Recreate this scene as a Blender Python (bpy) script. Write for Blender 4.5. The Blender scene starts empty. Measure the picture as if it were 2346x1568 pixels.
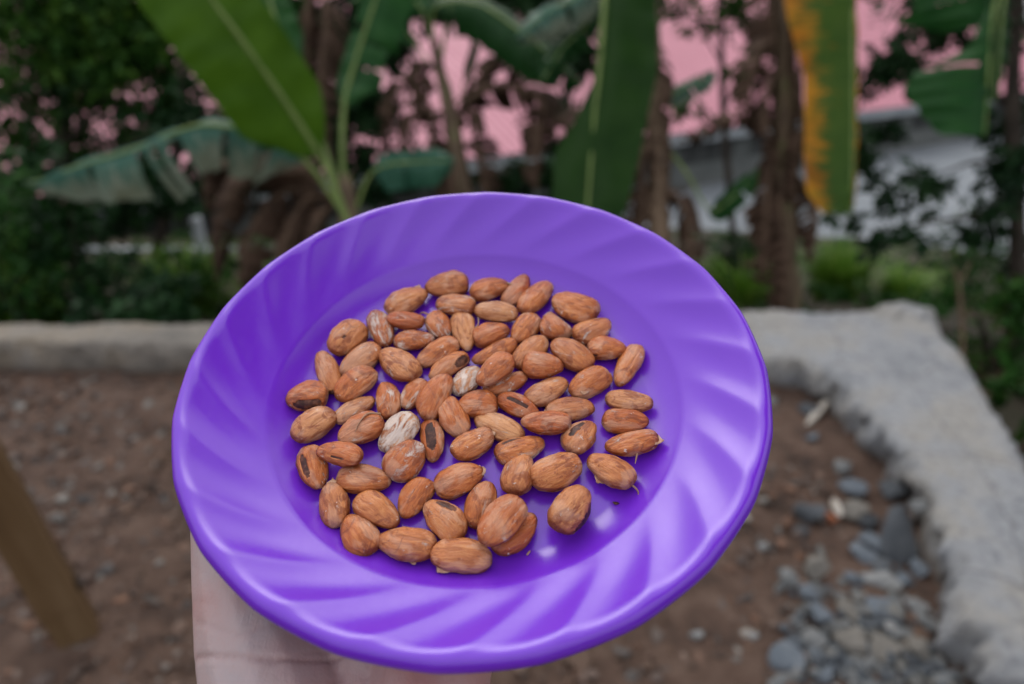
import bpy, bmesh, math, random
import numpy as np
from mathutils import Vector, Matrix, noise
R = math.radians
SC = bpy.context.scene
COL = SC.collection
random.seed(7)
RNG = np.random.default_rng(7)

# ------------------------------------------------------------------ camera
PITCH = R(26)
CAM_Z = 1.5
cd = bpy.data.cameras.new('camera')
cd.sensor_width = 36
cd.lens = 23.95
cd.clip_start = .01
cd.clip_end = 600
cd.dof.use_dof = True
cd.dof.focus_distance = .272
cd.dof.aperture_fstop = 5.0
cam = bpy.data.objects.new('camera', cd)
cam.location = (0, 0, CAM_Z)
cam.rotation_euler = (R(90) - PITCH, 0, 0)
COL.objects.link(cam)
SC.camera = cam

# ------------------------------------------------------------------ sky and sun (soft, overcast afternoon)
SUN_EL, SUN_AZ = R(48), R(-14)          # azimuth from +Y towards +X
w = bpy.data.worlds.new('World')
SC.world = w
w.use_nodes = True
nt = w.node_tree
bg = nt.nodes['Background']
sky = nt.nodes.new('ShaderNodeTexSky')
sky.sky_type = 'NISHITA'
sky.sun_disc = False
sky.sun_elevation = SUN_EL
sky.sun_rotation = SUN_AZ
sky.air_density = 1.0
sky.dust_density = 6.0
sky.ozone_density = 1.0
hs = nt.nodes.new('ShaderNodeHueSaturation')
hs.inputs['Saturation'].default_value = .4
nt.links.new(sky.outputs[0], hs.inputs['Color'])
cl = nt.nodes.new('ShaderNodeMix')                 # even bright cloud veil over the blue
cl.data_type = 'RGBA'
cl.inputs[0].default_value = .58
tc = nt.nodes.new('ShaderNodeTexCoord')             # standard overcast sky: three times brighter at the zenith than at the horizon
sz = nt.nodes.new('ShaderNodeSeparateXYZ')
nt.links.new(tc.outputs['Generated'], sz.inputs[0])
mz = nt.nodes.new('ShaderNodeMapRange')
mz.inputs[1].default_value, mz.inputs[2].default_value = 0, 1
mz.inputs[3].default_value, mz.inputs[4].default_value = 1 / 3, 1
nt.links.new(sz.outputs[2], mz.inputs[0])
vm = nt.nodes.new('ShaderNodeVectorMath')
vm.operation = 'SCALE'
vm.inputs[0].default_value = (15.6, 15.5, 16.5)
nt.links.new(mz.outputs[0], vm.inputs['Scale'])
nt.links.new(vm.outputs[0], cl.inputs[7])
nt.links.new(hs.outputs[0], cl.inputs[6])
nt.links.new(cl.outputs[2], bg.inputs['Color'])
bg.inputs['Strength'].default_value = .13
sd = bpy.data.lights.new('sun', 'SUN')
sd.energy = .5
sd.angle = R(40)
sd.color = (1.0, .95, .88)
sun = bpy.data.objects.new('sun', sd)
sdir = Vector((math.sin(SUN_AZ) * math.cos(SUN_EL), math.cos(SUN_AZ) * math.cos(SUN_EL), math.sin(SUN_EL)))
sun.rotation_euler = sdir.to_track_quat('Z', 'Y').to_euler()
COL.objects.link(sun)
SC.view_settings.view_transform = 'Standard'
SC.view_settings.look = 'None'
SC.view_settings.exposure = .05
SC.view_settings.gamma = 1.0
SC.cycles.use_denoising = True
SC.cycles.max_bounces = 8
SC.cycles.caustics_reflective = False
SC.cycles.caustics_refractive = False

# ------------------------------------------------------------------ helpers
CB, SB = math.cos(PITCH), math.sin(PITCH)
def P(px, py, Z):
    """A point of the place: position in the 2346 x 1568 photograph and its depth in metres."""
    x = (px - 1173) / 1560.6 * Z
    y = (py - 784) / 1560.6 * Z
    return Vector((x, Z * CB - y * SB, CAM_Z - Z * SB - y * CB))

def tag(o, label=None, cat=None, group=None, kind=None):
    if label: o['label'] = label
    if cat: o['category'] = cat
    if group: o['group'] = group
    if kind: o['kind'] = kind
    return o

def empty(name, loc=(0, 0, 0)):
    o = bpy.data.objects.new(name, None)
    o.location = loc
    o.empty_display_size = .05
    COL.objects.link(o)
    return o

def mesh_obj(name, verts, faces, mat, parent=None, smooth=True, matrix=None):
    me = bpy.data.meshes.new(name)
    me.from_pydata([tuple(v) for v in verts], [], faces)
    if smooth: me.polygons.foreach_set('use_smooth', [True] * len(me.polygons))
    return link(name, me, mat, parent, matrix)

def link(name, me, mat, parent=None, matrix=None):
    if mat is not None and not me.materials: me.materials.append(mat)
    o = bpy.data.objects.new(name, me)
    COL.objects.link(o)
    if parent is not None:
        o.parent = parent
        if matrix is None:
            o.matrix_parent_inverse = world_inv(parent)
    if matrix is not None: o.matrix_basis = matrix
    return o

def world_inv(o):
    return world_mat(o).inverted()

def world_mat(o):
    m = o.matrix_basis
    if o.parent is not None: m = world_mat(o.parent) @ o.matrix_parent_inverse @ m
    return m

def add_uv(me, uvs):
    l = me.uv_layers.new(name='UVMap')
    vi = np.empty(len(me.loops), int)
    me.loops.foreach_get('vertex_index', vi)
    l.data.foreach_set('uv', np.asarray(uvs, float)[vi].ravel())

def spline(pts, n):
    """Catmull-Rom through the points, n samples."""
    p = [Vector(q) for q in pts]
    p = [p[0] * 2 - p[1]] + p + [p[-1] * 2 - p[-2]]
    m = len(p) - 3
    out = []
    for k in range(n):
        t = k / (n - 1) * m
        i = min(int(t), m - 1)
        t -= i
        a, b, c, d = p[i:i + 4]
        out.append(.5 * ((2 * b) + (c - a) * t + (2 * a - 5 * b + 4 * c - d) * t * t + (3 * b - a - 3 * c + d) * t ** 3))
    return out

def tube(pts, radii, seg=8, n=None, rough=0.0, seed=0):
    n = n or len(pts) * 4
    c = spline(pts, n)
    V, F = [], []
    ref = Vector((.31, .55, .77))
    for i, q in enumerate(c):
        T = (c[min(i + 1, n - 1)] - c[max(i - 1, 0)]).normalized()
        A = T.cross(ref).normalized()
        B = T.cross(A)
        s = i / (n - 1) * (len(radii) - 1)
        j = min(int(s), len(radii) - 2)
        r = radii[j] * (1 - s + j) + radii[j + 1] * (s - j)
        for k in range(seg):
            a = k / seg * 2 * math.pi
            rr = r
            if rough: rr *= 1 + rough * noise.noise(Vector((math.cos(a) * 1.5 + seed, math.sin(a) * 1.5, i * .35)))
            V.append(q + (A * math.cos(a) + B * math.sin(a)) * rr)
    for i in range(n - 1):
        for k in range(seg):
            k2 = (k + 1) % seg
            F.append((i * seg + k, i * seg + k2, (i + 1) * seg + k2, (i + 1) * seg + k))
    F.append(tuple(range(seg))[::-1])
    F.append(tuple((n - 1) * seg + k for k in range(seg)))
    return V, F

# ------------------------------------------------------------------ materials
def new_mat(name):
    m = bpy.data.materials.new(name)
    m.use_nodes = True
    t = m.node_tree
    return m, t, t.nodes['Principled BSDF']

def nd(t, typ, **kw):
    n = t.nodes.new(typ)
    for k, v in kw.items():
        if k.startswith('i_'): n.inputs[k[2:].replace('_', ' ')].default_value = v
        else: setattr(n, k, v)
    return n

def ramp(t, stops, src, interp='LINEAR'):
    r = t.nodes.new('ShaderNodeValToRGB')
    r.color_ramp.interpolation = interp
    e = r.color_ramp.elements
    while len(e) < len(stops): e.new(.5)
    for k, (p, c) in enumerate(stops):
        e[k].position = p
        e[k].color = (*c, 1) if len(c) == 3 else c
    t.links.new(src, r.inputs[0])
    return r.outputs[0]

def noise_mat(name, stops, scale=10, detail=6, rough=.85, bump=.3, bscale=None, bdist=.01, spec=.3, stretch=None):
    m, t, b = new_mat(name)
    co = nd(t, 'ShaderNodeTexCoord').outputs['Object']
    if stretch:
        mp = nd(t, 'ShaderNodeMapping')
        mp.inputs['Scale'].default_value = stretch
        t.links.new(co, mp.inputs[0])
        co = mp.outputs[0]
    n = nd(t, 'ShaderNodeTexNoise', i_Scale=scale, i_Detail=detail, i_Roughness=.65)
    t.links.new(co, n.inputs['Vector'])
    t.links.new(ramp(t, stops, n.outputs[0]), b.inputs['Base Color'])
    b.inputs['Roughness'].default_value = rough
    b.inputs['Specular IOR Level'].default_value = spec
    if bump:
        n2 = nd(t, 'ShaderNodeTexNoise', i_Scale=bscale or scale * 4, i_Detail=8, i_Roughness=.7)
        t.links.new(co, n2.inputs['Vector'])
        bp = nd(t, 'ShaderNodeBump', i_Strength=bump, i_Distance=bdist)
        t.links.new(n2.outputs[0], bp.inputs['Height'])
        t.links.new(bp.outputs[0], b.inputs['Normal'])
    return m

def leaf_mat(name, c1, c2, c3=None, rough=.42, trans=.16):
    """Small-leaved foliage: colour varies from leaf to leaf through the corner attribute 'tint'."""
    m, t, b = new_mat(name)
    at = nd(t, 'ShaderNodeAttribute', attribute_name='tint')
    col = ramp(t, [(0, c1), (.6, c2), (1, c3 or c2)], at.outputs['Fac'])
    t.links.new(col, b.inputs['Base Color'])
    b.inputs['Roughness'].default_value = rough
    b.inputs['Specular IOR Level'].default_value = .12
    tr = nd(t, 'ShaderNodeBsdfTranslucent')
    t.links.new(col, tr.inputs[0])
    mx = nd(t, 'ShaderNodeMixShader', i_Fac=trans)
    t.links.new(b.outputs[0], mx.inputs[1])
    t.links.new(tr.outputs[0], mx.inputs[2])
    t.links.new(mx.outputs[0], t.nodes['Material Output'].inputs[0])
    return m

def banana_mat(name, c_dark, c_light, edge=None, edge_w=0.0, rough=.38, trans=.22):
    """Banana blade: fine cross veins along u, optional dried margin (uv y runs 0 at the rib to 1 at the margin)."""
    m, t, b = new_mat(name)
    uv = nd(t, 'ShaderNodeUVMap').outputs[0]
    mp = nd(t, 'ShaderNodeMapping')
    mp.inputs['Scale'].default_value = (60, 1.2, 1)
    t.links.new(uv, mp.inputs[0])
    n = nd(t, 'ShaderNodeTexNoise', i_Scale=1.0, i_Detail=4)
    t.links.new(mp.outputs[0], n.inputs['Vector'])
    co = nd(t, 'ShaderNodeTexCoord').outputs['Object']
    n3 = nd(t, 'ShaderNodeTexNoise', i_Scale=5.0, i_Detail=3)
    t.links.new(co, n3.inputs['Vector'])
    ad = nd(t, 'ShaderNodeMath', operation='MULTIPLY_ADD')
    t.links.new(n.outputs[0], ad.inputs[0])
    ad.inputs[1].default_value = .45
    t.links.new(n3.outputs[0], ad.inputs[2])
    col = ramp(t, [(.45, c_dark), (.95, c_light)], ad.outputs[0])
    if edge:
        sx = nd(t, 'ShaderNodeSeparateXYZ')
        t.links.new(uv, sx.inputs[0])
        mp2 = nd(t, 'ShaderNodeMapping')
        mp2.inputs['Scale'].default_value = (22, 2.0, 1)
        t.links.new(uv, mp2.inputs[0])
        n4 = nd(t, 'ShaderNodeTexNoise', i_Scale=1.0, i_Detail=5, i_Roughness=.7)
        t.links.new(mp2.outputs[0], n4.inputs['Vector'])
        a2 = nd(t, 'ShaderNodeMath', operation='MULTIPLY_ADD')
        t.links.new(n4.outputs[0], a2.inputs[0])
        a2.inputs[1].default_value = 1.9
        t.links.new(sx.outputs['Y'], a2.inputs[2])
        msk = ramp(t, [(0, (0, 0, 0)), (1, (1, 1, 1))], a2.outputs[0])
        r = msk.node
        r.color_ramp.elements[0].position = 1.0 - edge_w
        r.color_ramp.elements[1].position = 1.0 - edge_w + .001
        dv = nd(t, 'ShaderNodeMath', operation='MULTIPLY')
        t.links.new(a2.outputs[0], dv.inputs[0])
        dv.inputs[1].default_value = .5
        t.links.new(dv.outputs[0], r.inputs[0])
        r.color_ramp.elements[0].position = .58 - edge_w
        r.color_ramp.elements[1].position = .80 - edge_w
        mc = nd(t, 'ShaderNodeMix', data_type='RGBA')
        t.links.new(msk, mc.inputs[0])
        t.links.new(col, mc.inputs[6])
        ecol = ramp(t, [(.3, edge[1]), (.6, edge[0])], n3.outputs[0])
        t.links.new(ecol, mc.inputs[7])
        col = mc.outputs[2]
    t.links.new(col, b.inputs['Base Color'])
    b.inputs['Roughness'].default_value = rough
    b.inputs['Specular IOR Level'].default_value = .14
    bp = nd(t, 'ShaderNodeBump', i_Strength=.5, i_Distance=.004)
    t.links.new(n.outputs[0], bp.inputs['Height'])
    t.links.new(bp.outputs[0], b.inputs['Normal'])
    tr = nd(t, 'ShaderNodeBsdfTranslucent')
    t.links.new(col, tr.inputs[0])
    mx = nd(t, 'ShaderNodeMixShader', i_Fac=trans)
    t.links.new(b.outputs[0], mx.inputs[1])
    t.links.new(tr.outputs[0], mx.inputs[2])
    t.links.new(mx.outputs[0], t.nodes['Material Output'].inputs[0])
    return m

M = {}
M['soil'] = noise_mat('soil', [(.3, (.045, .029, .022)), (.5, (.108, .066, .047)), (.7, (.17, .115, .086))], scale=9, detail=10, bump=.9, bscale=60, bdist=.02)
M['hill'] = noise_mat('hill', [(.3, (.018, .022, .009)), (.5, (.04, .036, .02)), (.7, (.075, .06, .04))], scale=1.3, detail=10, bump=.8, bscale=14, bdist=.05)
M['stem'] = noise_mat('stem', [(.3, (.07, .045, .03)), (.55, (.14, .1, .06)), (.75, (.12, .16, .05))], scale=9, stretch=(1, 1, .25), rough=.7)
M['bark'] = noise_mat('bark', [(.3, (.02, .017, .013)), (.7, (.07, .055, .042))], scale=12, stretch=(1, 1, .3), rough=.9, bump=.8)
M['rib'] = noise_mat('rib', [(.3, (.13, .2, .05)), (.7, (.22, .3, .09))], scale=8, rough=.45, bump=.1)
M['ribdry'] = noise_mat('ribdry', [(.3, (.1, .065, .04)), (.7, (.2, .14, .09))], scale=10, rough=.8)
M['roof'] = noise_mat('roof', [(.3, (.46, .19, .235)), (.7, (.53, .235, .285))], scale=.6, detail=8, rough=.5, bump=0)
M['wallgrey'] = noise_mat('wallgrey', [(.3, (.1, .11, .105)), (.7, (.17, .18, .17))], scale=1.2, rough=.9, bump=.1)
M['wallwhite'] = noise_mat('wallwhite', [(.3, (.26, .29, .31)), (.7, (.36, .39, .40))], scale=1.0, rough=.85, bump=.1)
M['yard'] = noise_mat('yard', [(.3, (.15, .17, .185)), (.7, (.22, .24, .25))], scale=.7, rough=.9, bump=.1)
M['dark'] = noise_mat('dark', [(.3, (.03, .033, .033)), (.7, (.06, .063, .06))], scale=2, rough=.6, bump=0)
# ------------------------------------------------------------------ terrain
TER = [(-9, -6), (1.0, -6), (1.15, 1.05), (1.34, 2.3), (1.32, 2.5), (1.15, 2.66), (-9, 2.78)]
def hill_h(x, y):
    d = math.hypot(max(0, y - 3.05), max(0, x - 1.75) * .8)
    z = -.2 - .235 * d
    z = max(z, -3.42)
    nz = noise.noise(Vector((x * .5, y * .5, 0))) * .12 + noise.noise(Vector((x * 2, y * 2, 4))) * .05
    return z + nz * min(1, d * .8) * (1 if z > -3.3 else .15)
xs = np.concatenate([[-260, -120, -60, -30], np.arange(-20, 20.1, .4), [30, 60, 120, 260]])
ys = np.concatenate([[-200, -60, -20, -8, -2], np.arange(0, 24.1, .4), [30, 40, 60, 100, 180, 400]])
V, F = [], []
for y in ys:
    for x in xs: V.append((x, y, hill_h(x, y)))
nx = len(xs)
for j in range(len(ys) - 1):
    for i in range(nx - 1):
        F.append((j * nx + i, j * nx + i + 1, (j + 1) * nx + i + 1, (j + 1) * nx + i))
tag(mesh_obj('hillside', V, F, M['hill']), kind='structure')

# terrace floor of trodden red earth
V, F = [], []
gx = np.concatenate([[-9, -6, -4], np.arange(-3, 1.9, .03)])
gy = np.concatenate([[-6, -3, -1, 0], np.arange(.5, 2.95, .03)])
for y in gy:
    for x in gx:
        z = .018 * noise.noise(Vector((x * 3, y * 3, 1))) + .010 * noise.noise(Vector((x * 14, y * 14, 2))) + .006 * noise.noise(Vector((x * 35, y * 35, 3)))
        V.append((x, y, z))
nx = len(gx)
for j in range(len(gy) - 1):
    for i in range(nx - 1):
        F.append((j * nx + i, j * nx + i + 1, (j + 1) * nx + i + 1, (j + 1) * nx + i))
tag(mesh_obj('terrace_ground', V, F, M['soil']), kind='structure')

# ------------------------------------------------------------------ concrete kerb wall, L-shaped, rough poured top
def conc_mat():
    m, t, b = new_mat('concrete')
    co = nd(t, 'ShaderNodeTexCoord').outputs['Object']
    n1 = nd(t, 'ShaderNodeTexNoise', i_Scale=2.6, i_Detail=8, i_Roughness=.7)
    n2 = nd(t, 'ShaderNodeTexNoise', i_Scale=38, i_Detail=8, i_Roughness=.75)
    n3 = nd(t, 'ShaderNodeTexNoise', i_Scale=1.1, i_Detail=2)
    for n in (n1, n2, n3): t.links.new(co, n.inputs['Vector'])
    c1 = ramp(t, [(.3, (.25, .27, .29)), (.48, (.42, .435, .45)), (.6, (.45, .435, .40)), (.72, (.44, .46, .48))], n1.outputs[0])
    c2 = ramp(t, [(.3, (.35, .36, .38)), (.48, (.85, .85, .85)), (.65, (1, 1, 1))], n2.outputs[0])
    mx = nd(t, 'ShaderNodeMix', data_type='RGBA', blend_type='MULTIPLY')
    mx.inputs[0].default_value = .8
    t.links.new(c1, mx.inputs[6]); t.links.new(c2, mx.inputs[7])
    st = nd(t, 'ShaderNodeMix', data_type='RGBA', blend_type='MULTIPLY')   # browner left run, its shade put into the colour
    sx = nd(t, 'ShaderNodeSeparateXYZ')
    t.links.new(co, sx.inputs[0])
    mr = nd(t, 'ShaderNodeMapRange')
    mr.inputs[1].default_value = 1.2; mr.inputs[2].default_value = -.6
    t.links.new(sx.outputs[0], mr.inputs[0])
    t.links.new(mr.outputs[0], st.inputs[0])
    t.links.new(mx.outputs[2], st.inputs[6])
    st.inputs[7].default_value = (.78, .69, .58, 1)
    # hairline cracks and earth splashed on the foot
    dis = nd(t, 'ShaderNodeMix', data_type='VECTOR'); dis.inputs[0].default_value = .12
    t.links.new(co, dis.inputs[4]); t.links.new(n1.outputs['Color'], dis.inputs[5])
    vo = nd(t, 'ShaderNodeTexVoronoi', i_Scale=2.3, feature='DISTANCE_TO_EDGE')
    t.links.new(dis.outputs[1], vo.inputs['Vector'])
    ck = nd(t, 'ShaderNodeMix', data_type='RGBA', blend_type='MULTIPLY')
    t.links.new(ramp(t, [(.004, (.4,) * 3), (.012, (0, 0, 0))], vo.outputs['Distance']), ck.inputs[0])
    t.links.new(st.outputs[2], ck.inputs[6]); ck.inputs[7].default_value = (.3, .29, .28, 1)
    hz = nd(t, 'ShaderNodeMath', operation='MULTIPLY_ADD'); hz.inputs[1].default_value = -9.0
    t.links.new(sx.outputs[2], hz.inputs[0]); t.links.new(n1.outputs[0], hz.inputs[2])
    ds = nd(t, 'ShaderNodeMix', data_type='RGBA')
    t.links.new(ramp(t, [(.05, (0, 0, 0)), (.45, (.75,) * 3)], hz.outputs[0]), ds.inputs[0])
    t.links.new(ck.outputs[2], ds.inputs[6]); ds.inputs[7].default_value = (.13, .1, .08, 1)
    t.links.new(ds.outputs[2], b.inputs['Base Color'])
    b.inputs['Roughness'].default_value = .9
    b.inputs['Specular IOR Level'].default_value = .2
    bp = nd(t, 'ShaderNodeBump', i_Strength=1.0, i_Distance=.02)
    t.links.new(n2.outputs[0], bp.inputs['Height'])
    t.links.new(bp.outputs[0], b.inputs['Normal'])
    return m
M['conc'] = conc_mat()
outer = [(-9, 2.98), (-5, 2.98), (-2.5, 2.985), (-1.2, 3.0), (0, 3.03), (.8, 3.08), (1.23, 3.14), (1.75, 3.16), (2.0, 3.22), (2.10, 3.12), (2.06, 3.0), (1.98, 2.7), (1.86, 2.3), (1.69, 1.77), (1.62, 1.4), (1.6, 1.0), (1.58, .3), (1.5, -6)]
inner = [(-9, 2.76), (-5, 2.77), (-2.45, 2.77), (-1.2, 2.74), (0, 2.70), (.75, 2.66), (1.1, 2.63), (1.25, 2.60), (1.31, 2.53), (1.33, 2.45), (1.34, 2.38), (1.35, 2.25), (1.33, 1.85), (1.22, 1.5), (1.15, 1.28), (1.13, 1.05), (1.08, .3), (1.0, -6)]
def resample(pl, n):
    c = [Vector((*p, 0)) for p in pl]
    L = [0]
    for a, b in zip(c, c[1:]): L.append(L[-1] + 1)
    out = []
    for k in range(n):
        s = k / (n - 1) * L[-1]
        i = min(int(s), len(c) - 2)
        out.append(c[i].lerp(c[i + 1], s - i))
    return out
NS = 900
oo, ii = resample(outer, NS), resample(inner, NS)
V, F = [], []
prof = 19
for k in range(NS):
    o, i = oo[k], ii[k]
    for j in range(prof):
        s = j / (prof - 1)                       # 0 inner foot .. inner top .. outer top .. outer foot
        if j <= 5: q = i.copy(); z = -.04 + .19 * (j / 5)
        elif j >= prof - 4: q = o.copy(); z = .15 - .6 * ((j - prof + 4) / 3)
        else: q = i.lerp(o, (j - 5) / (prof - 9)); z = .15
        nz = noise.noise(Vector((q.x * 4, q.y * 4, z * 6))); n2 = noise.noise(Vector((q.x * 24, q.y * 24, z * 26 + 5)))
        n3 = noise.noise(Vector((q.x * 9, q.y * 9, z * 9 + 11)))
        if j <= 6:
            d = (i - o).normalized()
            q += d * (.04 * nz + .045 * n3 + .035 * n2) * (1.3 if q.y < 2.6 and q.x > .9 else .5)
            if j == 5: q -= d * .012; z -= .012
        if j >= prof - 5:
            d = (o - i).normalized()
            q += d * (.02 * nz + .012 * n2)
            if j == prof - 4: q -= d * .01; z -= .01
        z += (.010 * nz + .006 * n2) if 5 <= j <= prof - 4 else 0
        if q.x > 1.85 and q.y > 3.05 and 5 <= j <= prof - 4: z += .025
        V.append((q.x, q.y, z))
for k in range(NS - 1):
    for j in range(prof - 1):
        F.append((k * prof + j, (k + 1) * prof + j, (k + 1) * prof + j + 1, k * prof + j + 1))
o = mesh_obj('concrete_wall', V, F, M['conc'])
tag(o, 'low rough grey concrete wall turning a corner round the earth terrace', 'wall')

# ------------------------------------------------------------------ building below the slope
EA, EB = Vector((.3, 17.4)), Vector((13.9, 26.1))
ed = (EB - EA).normalized()
en = Vector((-ed.y, ed.x))                       # away from the camera
EZ = CAM_Z - 3.1
YZ = CAM_Z - 4.9
E0 = EA - ed * 26
ELEN = 62
bld = empty('building', (E0.x, E0.y, YZ))
tag(bld, 'long low building with a pink corrugated roof below the slope', 'building')
def bpt(s, d, z): return Vector((E0.x + ed.x * s + en.x * d, E0.y + ed.y * s + en.y * d, z))
V, F = [], []
rows, rib = 7, .042
ns = int(ELEN / rib)
for r in range(rows):
    d = -.5 + r * 1.9
    z = EZ + r * 1.9 * .41
    for k in range(ns + 1):
        ph = k % 6
        V.append(bpt(k * rib, d, z + (.035 if ph in (0, 1) else .0) + .003 * math.sin(k * .7)))
for r in range(rows - 1):
    for k in range(ns):
        F.append((r * (ns + 1) + k, r * (ns + 1) + k + 1, (r + 1) * (ns + 1) + k + 1, (r + 1) * (ns + 1) + k))
top = EZ + (rows - 1) * 1.9 * .41
dd = -.5 + (rows - 1) * 1.9
b0 = len(V)
for k in range(ns + 1): V.append(bpt(k * rib, dd + 11, EZ))
for k in range(ns): F.append(((rows - 1) * (ns + 1) + k, (rows - 1) * (ns + 1) + k + 1, b0 + k + 1, b0 + k))
tag(mesh_obj('roof', V, F, M['roof'], bld, smooth=False), 'pink ribbed metal roof')
def slab(name, s0, s1, d0, d1, z0, z1, mat, parent):
    V = [bpt(s, d, z) for z in (z0, z1) for d in (d0, d1) for s in (s0, s1)]
    F = [(0, 1, 3, 2)[::-1], (4, 5, 7, 6), (0, 1, 5, 4), (2, 3, 7, 6)[::-1], (0, 2, 6, 4)[::-1], (1, 3, 7, 5)]
    return mesh_obj(name, V, F, mat, parent, smooth=False)
slab('eave_board', 0, ELEN, -.46, -.40, EZ - .32, EZ - .02, M['wallwhite'], bld)
slab('wall', 0, ELEN, 0, .2, YZ - .2, EZ + .1, M['wallgrey'], bld)
for k in range(20):                               # wide shaded openings between piers
    wn = slab('window', 1 + k * 3.05, 3.3 + k * 3.05, -.02, .03, YZ + .75, EZ - .42, M['dark'], bld)
    for q in range(4):
        slab('mullion', 1.0 + k * 3.05 + q * .753, 1.05 + k * 3.05 + q * .753, -.05, -.023, YZ + .75, EZ - .42, M['wallgrey'], wn)
# pale concrete yard in front of it
V = [bpt(20, -9.5, YZ + .06), bpt(ELEN, -13.5, YZ + .06), bpt(ELEN, -.02, YZ + .06), bpt(20, -.02, YZ + .06)]
V += [v - Vector((0, 0, .3)) for v in V]
tag(mesh_obj('yard', V, [(0, 1, 2, 3), (0, 4, 5, 1), (1, 5, 6, 2), (2, 6, 7, 3), (3, 7, 4, 0)], M['yard'], smooth=False), kind='structure')
# low white boundary wall seen between the stems at left
bw = empty('boundary_wall', P(430, 640, 11))
tag(bw, 'low whitewashed wall with a taller post, behind the left shrubs', 'wall')
def wpanel(name, a, b, z0, z1, th, mat, parent):
    d = Vector((b.x - a.x, b.y - a.y, 0)).normalized()
    nn = Vector((-d.y, d.x, 0)) * th
    V = []
    for z in (z0, z1):
        for q in (a, b, b + nn, a + nn): V.append(Vector((q.x, q.y, z)))
    F = [(3, 2, 1, 0), (4, 5, 6, 7), (0, 1, 5, 4), (1, 2, 6, 5), (2, 3, 7, 6), (3, 0, 4, 7)]
    return mesh_obj(name, V, F, mat, parent, smooth=False)
a, b = P(-150, 640, 11), P(620, 650, 11)
zt = P(430, 560, 11).z
wpanel('wall', a, b, a.z - .6, zt, .15, M['wallwhite'], bw)
pa, pb = P(455, 600, 10.9), P(474, 600, 10.9)
wpanel('post', pa, pb, pa.z - .9, P(460, 488, 10.9).z, .14, M['wallwhite'], bw)

# ------------------------------------------------------------------ square timber post
pm = noise_mat('postwood', [(.3, (.05, .028, .012)), (.5, (.115, .066, .027)), (.7, (.17, .11, .056))], scale=5, stretch=(1, 1, .12), rough=.75, bump=.5, bscale=30, bdist=.004)
post = empty('wooden_post', (-1.16, 1.30, 0))
post.matrix_basis = Matrix.Translation((-1.16, 1.30, 0)) @ Matrix.Rotation(R(-8), 4, 'Y') @ Matrix.Rotation(R(33), 4, 'Z')
tag(post, 'square weathered timber post standing on the earth at the left edge', 'post')
V, F = [], []
hw, ch = .047, .007
sec = [(-hw + ch, -hw), (hw - ch, -hw), (hw, -hw + ch), (hw, hw - ch), (hw - ch, hw), (-hw + ch, hw), (-hw, hw - ch), (-hw, -hw + ch)]
nzs = 60
for k in range(nzs):
    z = -.03 + 2.3 * k / (nzs - 1)
    kb = .010 * math.exp(-((z - .14) / .03) ** 2)
    for (x, y) in sec:
        q = 1 + .05 * noise.noise(Vector((x * 20, y * 20, z * 3)))
        V.append((x * (q + kb * 6), y * (q + kb * 6), z))
for k in range(nzs - 1):
    for j in range(8):
        F.append((k * 8 + j, k * 8 + (j + 1) % 8, (k + 1) * 8 + (j + 1) % 8, (k + 1) * 8 + j))
F += [tuple(range(7, -1, -1)), tuple((nzs - 1) * 8 + j for j in range(8))]
so = mesh_obj('shaft', V, F, pm, post, smooth=False, matrix=Matrix())
kn = noise_mat('knot', [(.4, (.025, .016, .01)), (.7, (.06, .035, .02))], scale=40)
Vk, Fk = [], []
for s_, (dx, dy, ax) in enumerate([(hw + .004, .0, 0)]):
    for k in range(12):
        a_ = k / 12 * 2 * math.pi
        Vk.append((dx + .002, .03 * math.cos(a_), .15 + .02 * math.sin(a_)))
    Vk.append((dx + .007, 0, .15))
    Fk += [(k, (k + 1) % 12, 12) for k in range(12)]
mesh_obj('knot', Vk, Fk, kn, post, matrix=Matrix())
# ------------------------------------------------------------------ banana plants
M['ban_bright'] = banana_mat('ban_bright', (.036, .095, .005), (.066, .15, .010), rough=.45)
M['ban_mid'] = banana_mat('ban_mid', (.010, .058, .014), (.026, .10, .022))
M['ban_dark'] = banana_mat('ban_dark', (.008, .042, .010), (.018, .072, .016))
M['ban_teal'] = banana_mat('ban_teal', (.016, .075, .045), (.05, .14, .09), rough=.3)
M['ban_fray'] = banana_mat('ban_fray', (.025, .09, .062), (.065, .16, .115), edge=((.24, .29, .22), (.15, .17, .11)), edge_w=-.08)
M['ban_yellow'] = banana_mat('ban_yellow', (.03, .08, .012), (.07, .13, .02), edge=((.55, .25, .02), (.35, .12, .01)), edge_w=-.16)
M['ban_spot'] = banana_mat('ban_spot', (.010, .04, .005), (.021, .062, .009), edge=((.4, .17, .02), (.2, .09, .02)), edge_w=-.42)
M['ban_dead'] = banana_mat('ban_dead', (.035, .021, .015), (.125, .08, .055), rough=.85, trans=.12)

def prof_w(t, t0, tip=.75):
    """Banana blade outline: 0 on the stalk, quick swell, long parallel middle, tapered tip."""
    if t <= t0: return 0.0
    s = (t - t0) / (1 - t0)
    return min(1, (s / .16) ** .6) * min(1, ((1 - s) / (1 - tip)) ** .65 if s < 1 else 0)

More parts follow.
